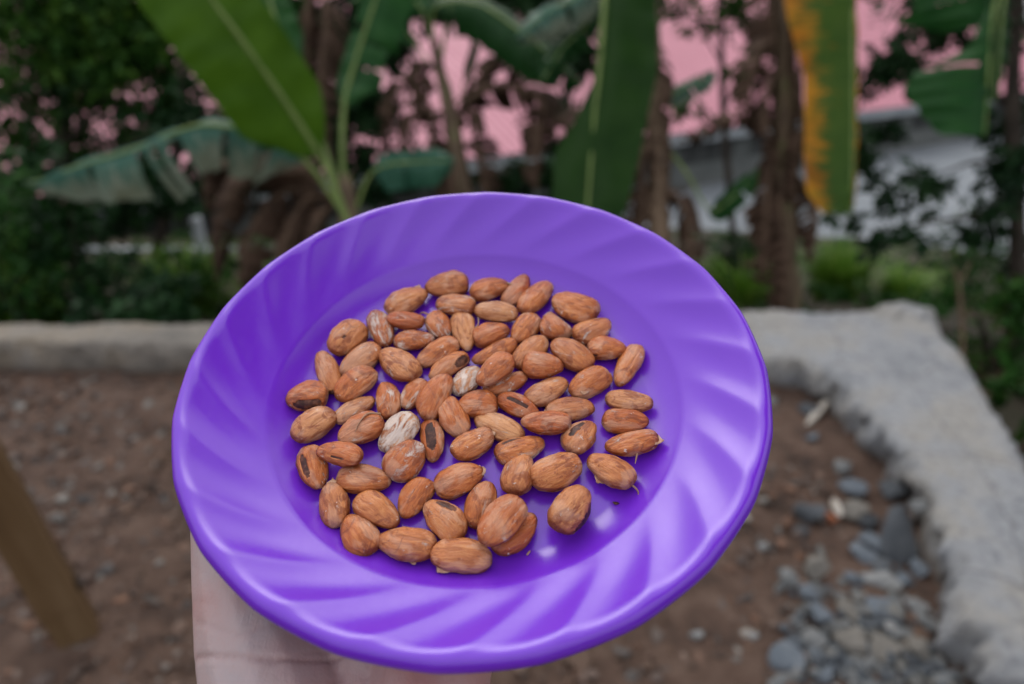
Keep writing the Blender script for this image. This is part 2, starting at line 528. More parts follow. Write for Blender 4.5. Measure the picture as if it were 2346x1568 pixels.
def banana_leaf(plant, rib, N, wl, wr, mat, t0=.2, droop=.12, fold=.15, tears=6, ripple=.012, rr=.018, tip=.7, seed=0, ribmat=None, wfn=None, strips=.5):
    """One leaf: blade of two halves hung on a curved rib. rib = points, N = rough normal, wl / wr = half widths in metres."""
    rng = random.Random(seed * 31 + 5)
    n, m = 64, 7
    c = spline(rib, n)
    N = Vector(N).normalized()
    V, F, UV = [], [], []
    L = sum((c[i + 1] - c[i]).length for i in range(n - 1))
    for side, W in ((-1, wl), (1, wr)):
        if isinstance(W, (int, float)) and W <= .0: continue
        cuts = sorted(rng.randint(int(t0 * n) + 4, n - 4) for _ in range(tears))
        off = 0
        strip_d, strip_l = rng.uniform(-1, 1), rng.uniform(.85, 1.0)
        base = len(V)
        gap = set()
        for i in range(n):
            t = i / (n - 1)
            T = (c[min(i + 1, n - 1)] - c[max(i - 1, 0)]).normalized()
            S = T.cross(N).normalized() * side
            U = S.cross(T).normalized() * side
            if i in cuts:
                strip_d, strip_l = rng.uniform(-1, 1), rng.uniform(.7, 1.0)
                gap.add(i)
            if isinstance(W, (list, tuple)):
                ww = np.interp(t, [q[0] for q in W], [q[1] for q in W])
            else:
                ww = W * prof_w(t, t0, tip)
            ww *= strip_l if tears else 1
            for j in range(m):
                s = j / (m - 1)
                d = fold * s * ww - droop * (s ** 2) * ww / .3
                q = c[i] + S * (ww * s * (1 - .18 * min(1, droop * 2) * s)) + U * d
                q += U * (ripple * math.sin(i * 1.1 + side) * s + strip_d * strips * .06 * s * s)
                q += T * (strip_d * .03 * s * s * strips) + U * .02 * noise.noise(Vector((i * .2, s * 2, seed)))
                V.append(q); UV.append((t * L, s))
        for i in range(n - 1):
            if i / (n - 1) < t0 * .9 and not isinstance(W, (list, tuple)): continue
            for j in range(m - 1):
                if i + 1 in gap and j >= 1: continue
                a = base + i * m + j
                F.append((a, a + 1, a + m + 1, a + m) if side > 0 else (a, a + m, a + m + 1, a + 1))
    o = mesh_obj('leaf', V, F, mat, plant)
    add_uv(o.data, UV)
    bm = bmesh.new(); bm.from_mesh(o.data)
    for v in [v for v in bm.verts if not v.link_faces]: bm.verts.remove(v)
    bmesh.ops.remove_doubles(bm, verts=bm.verts, dist=1e-5)
    bm.to_mesh(o.data); bm.free()
    tv, tf = tube(rib, [rr, rr * .8, rr * .55, rr * .25], seg=7, n=40)
    mesh_obj('midrib', tv, tf, ribmat or M['rib'], o)
    return o

def dead_leaf(plant, pts, wd, seed, tears=9):
    r = [P(*p) for p in pts]
    return banana_leaf(plant, r, (.3 * math.sin(seed * 2.1), -1, .25), wd * 1.7, wd * 1.5, M['ban_dead'], t0=.08, droop=.55 + .2 * math.sin(seed), fold=-.25, tears=tears, ripple=.03, rr=.007, tip=.6, seed=seed, ribmat=M['ribdry'], strips=1.6)

def stem(plant, pts, radii, mat='stem', rough=.25):
    tv, tf = tube([P(*p) for p in pts], radii, seg=14, n=40, rough=rough, seed=len(pts))
    return mesh_obj('pseudostem', tv, tf, M[mat], plant)

FRONT = (0, -1, .3)
# plant A: the big bright leaf
pa_ = empty('banana_plant', P(815, 850, 4.3))
tag(pa_, 'banana plant with one huge bright green leaf leaning left, behind the plate', 'banana plant', 'banana plants below the wall')
stem(pa_, [(815, 900, 4.3), (812, 650, 4.3), (798, 480, 4.25), (790, 400, 4.25)], [.1, .09, .06, .035], 'stem', .12)
banana_leaf(pa_, [P(800, 520, 4.2), P(746, 382, 4.1), P(660, 243, 3.9), P(560, 100, 3.7), P(486, 0, 3.6), P(385, -140, 3.5), P(320, -250, 3.5)], (.15, -1, .35), .33, .22, M['ban_bright'], t0=.2, droop=.05, fold=.1, tears=0, ripple=.006, rr=.022, seed=1)
banana_leaf(pa_, [P(800, 510, 4.2), P(711, 382, 4.1), P(624, 319, 4.0), P(555, 298, 3.95), P(451, 288, 3.9), P(312, 340, 3.9), P(167, 385, 3.9), P(60, 425, 3.9)], (0, -.55, .85), .27, .2, M['ban_fray'], t0=.16, droop=.3, fold=.1, tears=9, ripple=.015, rr=.016, seed=2, strips=1)
banana_leaf(pa_, [P(803, 520, 4.25), P(844, 408, 4.2), P(891, 378, 4.1), P(960, 372, 4.05), P(1042, 368, 4.0)], (0, -1, .5), .09, .17, M['ban_teal'], t0=.3, droop=.1, fold=.1, tears=1, rr=.012, seed=3, tip=.8)
banana_leaf(pa_, [P(798, 500, 4.4), P(785, 380, 4.4), P(789, 238, 4.45), P(815, 140, 4.5), P(843, 51, 4.5), P(890, -80, 4.5), P(940, -200, 4.5)], FRONT, .1, .24, M['ban_mid'], t0=.32, droop=.1, tears=2, rr=.02, seed=4)
banana_leaf(pa_, [P(800, 510, 4.5), P(740, 330, 4.6), P(650, 100, 4.6), P(618, 0, 4.6), P(580, -130, 4.6), P(540, -260, 4.6)], FRONT, .3, .16, M['ban_mid'], t0=.3, droop=.1, tears=2, rr=.02, seed=5)
for k, (pts, wd) in enumerate([
    ([(770, 430, 4.4), (690, 395, 4.3), (560, 420, 4.3), (505, 520, 4.3), (495, 650, 4.35)], .09),
    ([(770, 440, 4.4), (650, 440, 4.35), (570, 540, 4.3), (550, 660, 4.3)], .1),
    ([(775, 450, 4.4), (700, 460, 4.35), (650, 560, 4.3), (640, 680, 4.3)], .1),
    ([(780, 460, 4.4), (730, 500, 4.3), (700, 600, 4.3), (690, 720, 4.3)], .1),
    ([(775, 440, 4.5), (600, 390, 4.45), (480, 390, 4.45), (470, 480, 4.45)], .09),
    ([(735, -80, 4.7), (745, 60, 4.65), (735, 180, 4.6), (750, 330, 4.6)], .08),
    ([(715, -60, 4.7), (700, 100, 4.7), (725, 240, 4.7), (760, 390, 4.6)], .07)]):
    dead_leaf(pa_, pts, wd, k + 10)

# plant B: middle
pb_ = empty('banana_plant', P(1090, 850, 5.1))
tag(pb_, 'banana plant with dark arching leaf and withered brown leaves, behind the plate top', 'banana plant', 'banana plants below the wall')
stem(pb_, [(1085, 900, 5.1), (1080, 560, 5.05), (1058, 425, 5.0), (1034, 272, 5), (1010, 170, 5), (993, 90, 5)], [.11, .1, .075, .06, .04, .03], 'stem', .2)
banana_leaf(pb_, [P(1005, 150, 5), P(990, 70, 5), P(1005, 12, 4.9), P(1095, 10, 4.8), P(1190, 70, 4.7), P(1275, 140, 4.65), P(1335, 200, 4.6)], (.1, -.7, .7), .24, .2, M['ban_dark'], t0=.22, droop=.3, tears=3, rr=.014, seed=21)
banana_leaf(pb_, [P(1003, 130, 5.1), P(970, 30, 5.1), P(915, -30, 5.05), P(860, -30, 5), P(800, 10, 5)], (0, -.7, .7), .22, .22, M['ban_mid'], t0=.22, droop=.3, tears=3, rr=.014, seed=22)
banana_leaf(pb_, [P(1010, 140, 5.1), P(1030, 20, 5.2), P(1060, -120, 5.3), P(1080, -280, 5.3)], FRONT, .2, .2, M['ban_dark'], t0=.25, droop=.1, tears=2, rr=.016, seed=23)
banana_leaf(pb_, [P(1050, 330, 5.1), P(1060, 200, 5.2), P(1085, 110, 5.2), P(1130, -60, 5.3)], FRONT, .03, .05, M['ban_mid'], t0=.4, droop=.1, tears=2, rr=.008, seed=24)
banana_leaf(pb_, [P(1000, 170, 5.1), P(960, 110, 5.1), P(920, 50, 5.1), P(900, -60, 5.1)], FRONT, .06, .03, M['ban_mid'], t0=.3, droop=.1, tears=2, rr=.01, seed=25)
for k, (pts, wd) in enumerate([
    ([(1015, 210, 5), (940, 185, 5), (890, 240, 4.95), (880, 345, 4.95)], .07),
    ([(1030, 290, 5), (965, 250, 4.95), (935, 290, 4.9), (925, 380, 4.9)], .07),
    ([(1025, 250, 5), (990, 270, 4.9), (985, 330, 4.9), (1000, 420, 4.9)], .06),
    ([(1020, 270, 5), (1110, 208, 4.9), (1190, 202, 4.85), (1255, 250, 4.8), (1262, 320, 4.8)], .1),
    ([(1180, 205, 4.85), (1240, 225, 4.8), (1240, 300, 4.8), (1222, 430, 4.8)], .1),
    ([(1050, 330, 5), (1090, 340, 4.9), (1105, 400, 4.9), (1115, 500, 4.9)], .07),
    ([(1045, 300, 5), (1075, 250, 4.95), (1095, 300, 4.9), (1100, 390, 4.9)], .05),
    ([(1040, 240, 5), (1130, 150, 4.9), (1180, 160, 4.85), (1200, 240, 4.85)], .06),
    ([(1000, 150, 5), (960, 150, 4.95), (945, 210, 4.9), (960, 300, 4.9)], .06),
    ([(1240, 300, 4.9), (1290, 280, 4.8), (1320, 330, 4.75), (1315, 430, 4.75)], .08),
    ([(1050, 350, 5), (1040, 400, 4.9), (1045, 480, 4.85), (1040, 560, 4.85)], .08)]):
    dead_leaf(pb_, pts, wd, k + 30)

# plant C: broad hanging leaf with pale midrib
pc_ = empty('banana_plant', P(1520, 850, 4.0))
tag(pc_, 'banana plant with a broad leaf hanging straight down, pale midrib at its left', 'banana plant', 'banana plants below the wall')
stem(pc_, [(1525, 900, 4.05), (1515, 650, 4.0), (1505, 450, 4.0), (1500, 250, 4.0), (1490, 0, 4.0), (1460, -220, 4.0)], [.075, .065, .05, .045, .04, .035], 'ribdry', .35)
banana_leaf(pc_, [P(1455, -250, 4.0), P(1410, -190, 3.85), P(1392, -80, 3.75), P(1385, 0, 3.72), P(1375, 136, 3.7), P(1361, 272, 3.7), P(1347, 456, 3.7), P(1340, 560, 3.7)], (0, -1, .15),
            [(0, 0), (.1, .12), (.2, .28), (.4, .285), (.6, .32), (.75, .28), (.9, .2), (1, .02)], [(0, 0), (.2, .03), (.4, .02), (.62, .02), (.72, .1), (.78, .2), (.9, .2), (1, .02)], M['ban_spot'], t0=.05, droop=.03, tears=0, ripple=.006, rr=.02, seed=41, strips=.3)
banana_leaf(pc_, [P(1500, 270, 4.1), P(1545, 215, 4.1), P(1595, 190, 4.1), P(1640, 165, 4.1)], (0, -.8, .6), .07, .1, M['ban_fray'], t0=.15, droop=.2, tears=2, rr=.008, seed=42)
banana_leaf(pc_, [P(1520, 330, 4.0), P(1575, 400, 4.0), P(1625, 480, 4.0), P(1680, 450, 3.95), P(1735, 390, 3.95)], (0, -1, .3), .06, .09, M['ban_dark'], t0=.5, droop=.1, tears=1, rr=.01, seed=43)
banana_leaf(pc_, [P(1395, -60, 4.3), P(1330, -10, 4.3), P(1250, 30, 4.3), P(1180, 90, 4.3)], (0, -.6, .8), .15, .2, M['ban_fray'], t0=.15, droop=.3, tears=6, rr=.01, seed=44)
banana_leaf(pc_, [P(1400, -40, 4.4), P(1340, 60, 4.4), P(1290, 110, 4.4), P(1240, 190, 4.4)], (0, -.8, .6), .1, .14, M['ban_dark'], t0=.15, droop=.3, tears=4, rr=.01, seed=45)
for k, (pts, wd) in enumerate([
    ([(1490, 60, 4.0), (1515, 180, 3.95), (1495, 320, 3.95), (1500, 470, 3.95)], .06),
    ([(1500, 250, 4.0), (1530, 330, 3.95), (1525, 450, 3.95), (1540, 600, 3.95)], .06),
    ([(1500, 300, 4.0), (1470, 380, 3.95), (1475, 500, 3.95), (1460, 640, 3.95)], .07),
    ([(1505, 420, 4.0), (1560, 470, 3.95), (1580, 560, 3.95), (1575, 680, 3.95)], .07),
    ([(1505, 400, 4.0), (1490, 480, 3.95), (1530, 580, 3.95), (1520, 720, 3.95)], .07),
    ([(1495, 100, 4.1), (1430, 300, 4.1), (1440, 420, 4.1), (1430, 560, 4.1)], .06)]):
    dead_leaf(pc_, pts, wd, k + 50)

# plant D: shaggy brown stem and the yellowing hanging leaf
pd_ = empty('banana_plant', P(1800, 850, 4.3))
tag(pd_, 'banana plant with shaggy brown stem and an orange-edged yellowing hanging leaf', 'banana plant', 'banana plants below the wall')
stem(pd_, [(1805, 900, 4.35), (1800, 650, 4.3), (1795, 450, 4.3), (1800, 250, 4.3), (1790, 0, 4.3), (1785, -220, 4.3)], [.09, .085, .075, .065, .06, .05], 'stem', .35)
banana_leaf(pd_, [P(1800, -230, 4.3), P(1870, -260, 4.0), P(1930, -180, 3.85), P(1950, -60, 3.8), P(1953, 60, 3.75), P(1954, 250, 3.75), P(1952, 420, 3.75), P(1948, 492, 3.75)], (-.1, -1, .1),
            [(0, 0), (.3, .02), (.6, .025), (.9, .02), (1, .01)], [(0, 0), (.15, .05), (.3, .25), (.45, .38), (.55, .36), (.66, .26), (.8, .26), (.9, .24), (.985, .17), (1, .16)], M['ban_yellow'], t0=.05, droop=.04, tears=0, ripple=.006, rr=.014, seed=61, strips=.2)
for k, (pts, wd) in enumerate([
    ([(1795, 40, 4.3), (1745, 120, 4.2), (1720, 200, 4.2), (1715, 255, 4.2)], .06),
    ([(1800, 120, 4.3), (1770, 180, 4.2), (1750, 260, 4.15), (1765, 360, 4.15)], .08),
    ([(1805, 180, 4.3), (1840, 260, 4.2), (1830, 350, 4.15), (1815, 470, 4.15)], .08),
    ([(1800, 250, 4.3), (1700, 268, 4.3), (1620, 305, 4.3), (1560, 325, 4.3)], .05),
    ([(1795, 300, 4.3), (1765, 400, 4.2), (1755, 500, 4.15), (1745, 640, 4.15)], .07),
    ([(1800, 350, 4.3), (1850, 440, 4.2), (1870, 500, 4.15), (1860, 600, 4.15)], .08),
    ([(1798, 400, 4.3), (1790, 480, 4.15), (1805, 600, 4.1), (1795, 720, 4.1)], .09),
    ([(1790, -60, 4.3), (1825, 60, 4.2), (1815, 160, 4.2), (1830, 260, 4.2)], .07),
    ([(1790, -100, 4.3), (1765, 0, 4.2), (1775, 90, 4.2), (1755, 180, 4.2)], .06)]):
    dead_leaf(pd_, pts, wd, k + 70)

# plant E: right, cut by the frame
pe_ = empty('banana_plant', P(2440, 850, 3.7))
tag(pe_, 'banana plant at the right edge with wide torn green leaf strips hanging down', 'banana plant', 'banana plants below the wall')
stem(pe_, [(2470, 950, 3.8), (2450, 600, 3.75), (2430, 300, 3.7), (2400, 0, 3.65), (2350, -220, 3.6)], [.1, .09, .08, .07, .04], 'stem', .15)
banana_leaf(pe_, [P(2390, -60, 3.65), P(2330, -130, 3.6), P(2300, 0, 3.55), P(2290, 120, 3.55), P(2278, 235, 3.55)], (.2, -1, .2), .10, .06, M['ban_dark'], t0=.12, droop=.15, tears=2, rr=.014, seed=81)
banana_leaf(pe_, [P(2370, -160, 3.6), P(2300, -60, 3.5), P(2272, 60, 3.5), P(2266, 150, 3.5), P(2262, 230, 3.5), P(2255, 312, 3.5)], (-.1, -1, .1),
            [(0, 0), (1, .015)], [(0, 0), (.35, .03), (.5, .1), (.6, .34), (.68, .40), (.8, .36), (.93, .26), (1, .2)], M['ban_mid'], t0=.05, droop=.12, tears=1, rr=.012, seed=82, strips=.2)
banana_leaf(pe_, [P(2370, -180, 3.75), P(2300, -170, 3.65), P(2275, -60, 3.6), P(2270, 60, 3.6)], (-.1, -1, .4), [(0, 0), (1, .01)], [(0, 0), (.3, .3), (.6, .5), (.85, .45), (1, .2)], M['ban_mid'], t0=.05, droop=.2, tears=2, rr=.012, seed=83)

# ------------------------------------------------------------------ small-leaved trees and shrubs
def leaf_cloud(name, blobs, mat, parent, seed=1, size=(.05, .1), up=.4):
    """blobs: (centre, (rx, ry, rz), count). Each leaf is a small folded pointed blade."""
    rng = np.random.default_rng(seed)
    Vs, Fs, tint = [], [], []
    nv = 0
    for c, rad, cnt in blobs:
        cl = max(4, cnt // 22)
        cen = rng.normal(size=(cl, 3)); cen /= np.linalg.norm(cen, axis=1)[:, None]
        cen *= (rng.random((cl, 1)) ** .45)
        pick = rng.integers(0, cl, cnt)
        pos = cen[pick] * np.array(rad) + np.array(c) + rng.normal(size=(cnt, 3)) * np.array(rad) * .13
        d = rng.normal(size=(cnt, 3)); d[:, 2] -= .4; d /= np.linalg.norm(d, axis=1)[:, None]
        nrm = rng.normal(size=(cnt, 3)); nrm[:, 2] += up * 2
        s = np.cross(d, nrm); s /= np.linalg.norm(s, axis=1)[:, None]
        nn = np.cross(s, d)
        L = rng.uniform(size[0], size[1], (cnt, 1)); W = L * rng.uniform(.2, .3, (cnt, 1))
        v = np.stack([pos, pos + d * L * .45 + s * W + nn * W * .3, pos + d * L + nn * -.12 * L, pos + d * L * .45 - s * W + nn * W * .3], 1)
        Vs.append(v.reshape(-1, 3))
        idx = nv + np.arange(cnt) * 4
        f = np.stack([np.stack([idx, idx + 1, idx + 2], 1), np.stack([idx, idx + 2, idx + 3], 1)], 1).reshape(-1, 3)
        Fs.append(f); nv += cnt * 4
        ct = rng.random(cl)
        tint.append(np.repeat(np.clip(.6 * ct[pick] + .4 * rng.random(cnt), 0, 1), 4))
    V = np.concatenate(Vs); F = np.concatenate(Fs)
    me = bpy.data.meshes.new(name)
    me.vertices.add(len(V)); me.vertices.foreach_set('co', V.ravel())
    me.loops.add(F.size); me.loops.foreach_set('vertex_index', F.ravel())
    me.polygons.add(len(F)); me.polygons.foreach_set('loop_start', np.arange(0, F.size, 3)); me.polygons.foreach_set('loop_total', np.full(len(F), 3))
    me.update(); me.validate()
    a = me.attributes.new('tint', 'FLOAT', 'POINT')
    a.data.foreach_set('value', np.concatenate(tint))
    return link(name, me, mat, parent)

M['lf_tree'] = leaf_mat('lf_tree', (.014, .05, .008), (.035, .10, .015), (.09, .18, .025))
M['lf_dark'] = leaf_mat('lf_dark', (.007, .025, .010), (.016, .05, .015), (.035, .085, .03))
M['lf_shrub'] = leaf_mat('lf_shrub', (.010, .042, .008), (.028, .09, .015), (.09, .17, .03))
M['lf_grass'] = leaf_mat('lf_grass', (.06, .15, .012), (.13, .27, .03), (.24, .35, .07))
M['lf_litter'] = leaf_mat('lf_litter', (.05, .03, .02), (.13, .085, .055), (.24, .18, .13), rough=.9, trans=.05)

def tree(name, label, trunk, radii, limbs, blobs, mat, seed, size=(.05, .1)):
    t = empty(name, trunk[0])
    tag(t, label, 'tree', 'trees below the wall')
    tv, tf = tube(trunk, radii, seg=10, n=30, rough=.25, seed=seed)
    tr = mesh_obj('trunk', tv, tf, M['bark'], t)
    for l in limbs:
        tv, tf = tube(l, [radii[-1] * .8, radii[-1] * .4, .006], seg=6, n=16)
        mesh_obj('limb', tv, tf, M['bark'], tr)
    leaf_cloud('crown', blobs, mat, t, seed, size)
    return t

def blob(px, py, Z, r, cnt, flat=.8): return (P(px, py, Z), (r, r, r * flat), cnt)
tree('broadleaf_tree', 'dense dark broadleaf tree filling the upper left corner', [P(60, 900, 6.0), P(90, 600, 6.0), P(140, 350, 6.0), P(150, 100, 6.0), P(120, -200, 6)], [.09, .075, .06, .04],
     [[P(140, 350, 6), P(260, 200, 5.8), P(380, 120, 5.7)], [P(150, 150, 6), P(30, 60, 5.8), P(-80, 30, 5.7)], [P(145, 200, 6), P(250, 60, 6.1), P(330, -60, 6.2)]],
     [blob(120, 10, 5.7, .85, 3200), blob(330, 20, 5.8, .6, 1800), blob(-60, 120, 5.6, .6, 800), blob(300, 150, 5.9, .55, 1300), blob(150, 130, 5.9, .5, 1000), blob(60, -260, 6.0, 1.3, 2500), blob(420, -200, 6.4, .9, 1200),
      blob(380, 270, 6.2, .5, 900), blob(40, 290, 6.1, .45, 420), blob(230, 260, 6.3, .5, 520), blob(120, 380, 6.3, .4, 420), blob(330, 420, 6.3, .45, 700), blob(560, 40, 6.2, .55, 900)], M['lf_tree'], 3, (.07, .13))
tree('slender_tree', 'slender tree with thin dark foliage speckled with pink gaps, left', [P(330, 900, 5.6), P(345, 650, 5.6), P(400, 380, 5.6), P(415, 150, 5.6), P(430, -100, 5.6)], [.05, .04, .032, .02],
     [[P(405, 300, 5.6), P(300, 330, 5.5), P(180, 420, 5.5)], [P(400, 350, 5.6), P(470, 300, 5.6), P(520, 200, 5.7)]],
     [blob(430, 250, 5.5, .35, 420), blob(330, 430, 5.5, .4, 600), blob(140, 490, 5.4, .5, 900), blob(20, 430, 5.4, .4, 500), blob(440, 430, 5.4, .35, 500), blob(180, 240, 5.7, .5, 300), blob(480, 100, 5.7, .35, 200)], M['lf_dark'], 4, (.06, .11))
tree('dark_trunk_tree', 'tree with a dark trunk standing at the right edge of the frame', [P(2350, 1000, 4.6), P(2336, 760, 4.6), P(2330, 450, 4.6), P(2322, 150, 4.6), P(2350, -250, 4.6)], [.06, .055, .05, .04],
     [[P(2325, 400, 4.6), P(2250, 370, 4.6), P(2150, 400, 4.6)], [P(2325, 250, 4.6), P(2230, 190, 4.7), P(2090, 130, 4.8)], [P(2330, 480, 4.6), P(2200, 500, 4.5), P(2000, 530, 4.4)]],
     [blob(2060, 130, 4.8, .3, 240), blob(2140, 60, 4.9, .35, 260), blob(2000, 170, 4.8, .2, 90), blob(2230, 420, 4.6, .35, 260), blob(2090, 400, 4.6, .3, 110), blob(2000, 350, 4.9, .28, 170), blob(2260, 520, 4.6, .25, 90), blob(2060, 545, 4.4, .2, 90), blob(1930, 510, 4.4, .12, 40), blob(2150, 470, 4.6, .2, 60),
      blob(2320, 300, 4.7, .3, 250), blob(2340, -150, 4.8, 1.0, 1500), blob(2600, 100, 4.6, .8, 900), blob(2330, 600, 4.8, .2, 90)], M['lf_dark'], 5, (.07, .13))
tree('small_leaf_tree', 'slim tree whose leafy twigs hang in front of the pink roof', [P(1690, 900, 6.5), P(1685, 600, 6.5), P(1660, 300, 6.5), P(1650, 0, 6.5), P(1640, -250, 6.5)], [.045, .035, .03, .02],
     [[P(1660, 250, 6.5), P(1700, 160, 6.4), P(1740, 40, 6.4)], [P(1655, 150, 6.5), P(1620, 90, 6.4), P(1600, 60, 6.4)]],
     [blob(1690, 10, 6.4, .3, 130), blob(1620, 80, 6.4, .2, 50), blob(1720, 130, 6.4, .2, 60), blob(1650, -150, 6.4, 1.0, 1300), blob(1700, 190, 6.4, .2, 90), blob(1560, 40, 6.4, .18, 60), blob(1590, 240, 6.4, .16, 60), blob(1880, -120, 6.6, .8, 900), blob(1300, -180, 6.8, .9, 900), blob(900, -220, 7, 1.0, 900)], M['lf_tree'], 6, (.08, .14))

tree('shade_tree', 'dark leafy tree filling the gap behind the big bright banana leaf', [P(680, 900, 7.2), P(690, 650, 7.2), P(700, 350, 7.2), P(700, 50, 7.2), P(690, -200, 7.2)], [.07, .06, .045, .03],
     [[P(700, 350, 7.2), P(790, 250, 7.1), P(860, 180, 7.1)], [P(700, 250, 7.2), P(620, 170, 7.1), P(570, 100, 7.1)]],
     [blob(620, 130, 7.2, .55, 1300), blob(760, 60, 7.2, .6, 1500), blob(840, 250, 7.2, .42, 800), blob(700, 300, 7.1, .55, 1300), blob(860, 400, 7.2, .4, 650), blob(580, 360, 7.0, .5, 800), blob(930, 390, 7.3, .3, 320), blob(960, -60, 7.3, .7, 1300), blob(830, -120, 7.2, .8, 1500), blob(870, 90, 7.2, .4, 700)], M['lf_dark'], 8, (.09, .17))
tree('hanging_branch_tree', 'thin tree with drooping dark leaves just left of the broad hanging leaf', [P(1290, 900, 6.6), P(1295, 600, 6.6), P(1300, 300, 6.6), P(1290, 0, 6.6), P(1280, -200, 6.6)], [.05, .04, .03, .02],
     [[P(1298, 250, 6.6), P(1250, 130, 6.5), P(1200, 60, 6.5)], [P(1298, 300, 6.6), P(1330, 200, 6.5), P(1345, 100, 6.5)]],
     [blob(1280, 60, 6.5, .35, 500), blob(1220, -30, 6.5, .4, 500), blob(1300, 330, 6.5, .25, 260), blob(1290, 400, 6.5, .3, 380), blob(1180, 430, 6.6, .35, 350), blob(1330, 130, 6.5, .2, 140), blob(1100, -60, 6.6, .5, 700), blob(1440, -80, 6.7, .5, 700), blob(1290, 230, 6.5, .2, 100)], M['lf_dark'], 21, (.1, .18))
tree('unseen_tall_tree', 'unseen tall tree at right, its crown spread to darken the plate reflections', [Vector((5.2, 3.4, -1.0)), Vector((5.1, 3.3, 1.5)), Vector((4.9, 3.1, 4)), Vector((4.6, 2.9, 6.5)), Vector((4.4, 2.8, 8))], [.2, .17, .14, .1, .06],
     [[Vector((4.9, 3.1, 4.5)), Vector((3.8, 2.6, 5.8)), Vector((2.8, 2.2, 6.6))], [Vector((4.8, 3.05, 5.0)), Vector((4.0, .8, 6.4)), Vector((2.8, -1.5, 7.1))], [Vector((4.7, 3, 5.5)), Vector((5.4, 3.6, 6.8)), Vector((6, 4, 7.4))]],
     [((4.4, 2.6, 7.2), (2.4, 2.4, 1.5), 2600), ((3.0, 1.6, 6.9), (1.3, 1.3, .9), 900), ((5.6, 4.0, 7), (1.8, 1.8, 1.2), 1300), ((3.6, -.2, 7.0), (1.9, 1.7, 1.2), 1700), ((2.6, -1.8, 7.2), (1.4, 1.3, 1.0), 900)], M['lf_tree'], 22, (.2, .34))  # tree out of view; crown spread wide to darken the rim reflections

def shrub(label, px, py, Z, r, h, cnt, mat, seed, size=(.06, .12), name='leafy_shrub', group='shrubs below the wall', cat='shrub'):
    base = P(px, py, Z)
    gz = hill_h(base.x, base.y) - .02
    s = empty(name, (base.x, base.y, gz))
    tag(s, label, cat, group)
    bl = []
    for k in range(5):
        a = k * 1.256 + seed
        tip = Vector((base.x + math.cos(a) * r * .6, base.y + math.sin(a) * r * .6, gz + h * (.75 + .2 * math.sin(k * 2.3))))
        tv, tf = tube([Vector((base.x, base.y, gz)), Vector((base.x, base.y, gz)).lerp(tip, .5) + Vector((0, 0, .08)), tip], [.014, .01, .004], seg=5, n=10)
        mesh_obj('stem', tv, tf, M['bark'], s)
    bl.append(((base.x, base.y, gz + h * .55), (r, r, h * .55), cnt))
    leaf_cloud('foliage', bl, mat, s, seed, size)
    return s
shrub('dark leafy shrub at the far left behind the concrete wall', 20, 640, 4.3, .5, 1.15, 900, M['lf_shrub'], 11)
shrub('dark leafy shrub under the frayed banana leaf, second from the left edge', 150, 600, 4.5, .45, 1.2, 900, M['lf_dark'], 12)
shrub('loose pale green shrub in front of the low white wall', 400, 600, 4.9, .3, .55, 160, M['lf_shrub'], 13)
shrub('low dark shrub hugging the concrete wall left of the plate', 330, 690, 4.1, .42, .42, 500, M['lf_dark'], 14)
shrub('bushy shrub behind the withered leaf skirt', 620, 620, 4.8, .35, .6, 300, M['lf_shrub'], 15)
shrub('dark shrub growing beyond the wall at the right edge', 2290, 800, 3.9, .42, .6, 700, M['lf_shrub'], 16)
shrub('leafy shrub below the wall at the lower right edge', 2420, 1000, 2.9, .32, .55, 500, M['lf_shrub'], 17)
shrub('olive green round shrub beside the dark trunk', 2230, 600, 7.0, .55, .85, 600, M['lf_shrub'], 18)
shrub('leafy shrub between the shaggy stem and the pale yard', 1660, 600, 6.0, .5, .6, 380, M['lf_dark'], 19)
shrub('dark shrub behind the plate top', 1200, 520, 6.5, .8, .9, 700, M['lf_dark'], 20)

def tuft(label, px, py, Z, r, h, cnt, seed, mat='lf_grass'):
    base = P(px, py, Z)
    gz = hill_h(base.x, base.y) - .03
    rng = np.random.default_rng(seed)
    s = empty('grass_tuft', (base.x, base.y, gz))
    tag(s, label, 'grass tuft', 'grass tufts on the slope')
    V, F, T = [], [], []
    for k in range(cnt):
        a = rng.uniform(0, 2 * math.pi); q = r * rng.random() ** .5 * .5
        b = np.array([base.x + q * math.cos(a), base.y + q * math.sin(a), gz])
        hh = h * rng.uniform(.5, 1.1); lean = r * rng.uniform(.2, 1.0); wd = rng.uniform(.006, .014)
        dx = np.array([math.cos(a), math.sin(a), 0]); sx = np.array([-math.sin(a), math.cos(a), 0])
        i0 = len(V)
        for i in range(5):
            t = i / 4
            c = b + dx * lean * t * t + np.array([0, 0, hh * (t - .25 * t ** 3)])
            ww = wd * (1 - t ** 2) + .001
            V += [c - sx * ww, c + sx * ww]
        for i in range(4): F.append((i0 + 2 * i, i0 + 2 * i + 1, i0 + 2 * i + 3, i0 + 2 * i + 2))
        T += [rng.random()] * 10
    o = mesh_obj('blades', V, F, M[mat], s)
    at = o.data.attributes.new('tint', 'FLOAT', 'POINT'); at.data.foreach_set('value', T)
    return s
tuft('bright green grass tuft right of the yellowing banana leaf', 1920, 640, 6.4, .4, .72, 420, 1)
tuft('smaller grass tuft between the bright tuft and the olive shrub', 2070, 660, 6.4, .35, .45, 320, 2)
tuft('long pale grass tuft behind the wall just left of the plate', 420, 660, 5.2, .4, .65, 420, 3)
tuft('thin grass tuft at the foot of the shaggy brown stem', 1700, 680, 5.6, .4, .45, 260, 4)
tuft('grass tuft under the dark shrub at the far left', 70, 700, 4.6, .4, .5, 260, 5)
tuft('grass tuft right behind the plate at upper left', 640, 640, 5.2, .4, .5, 260, 6)

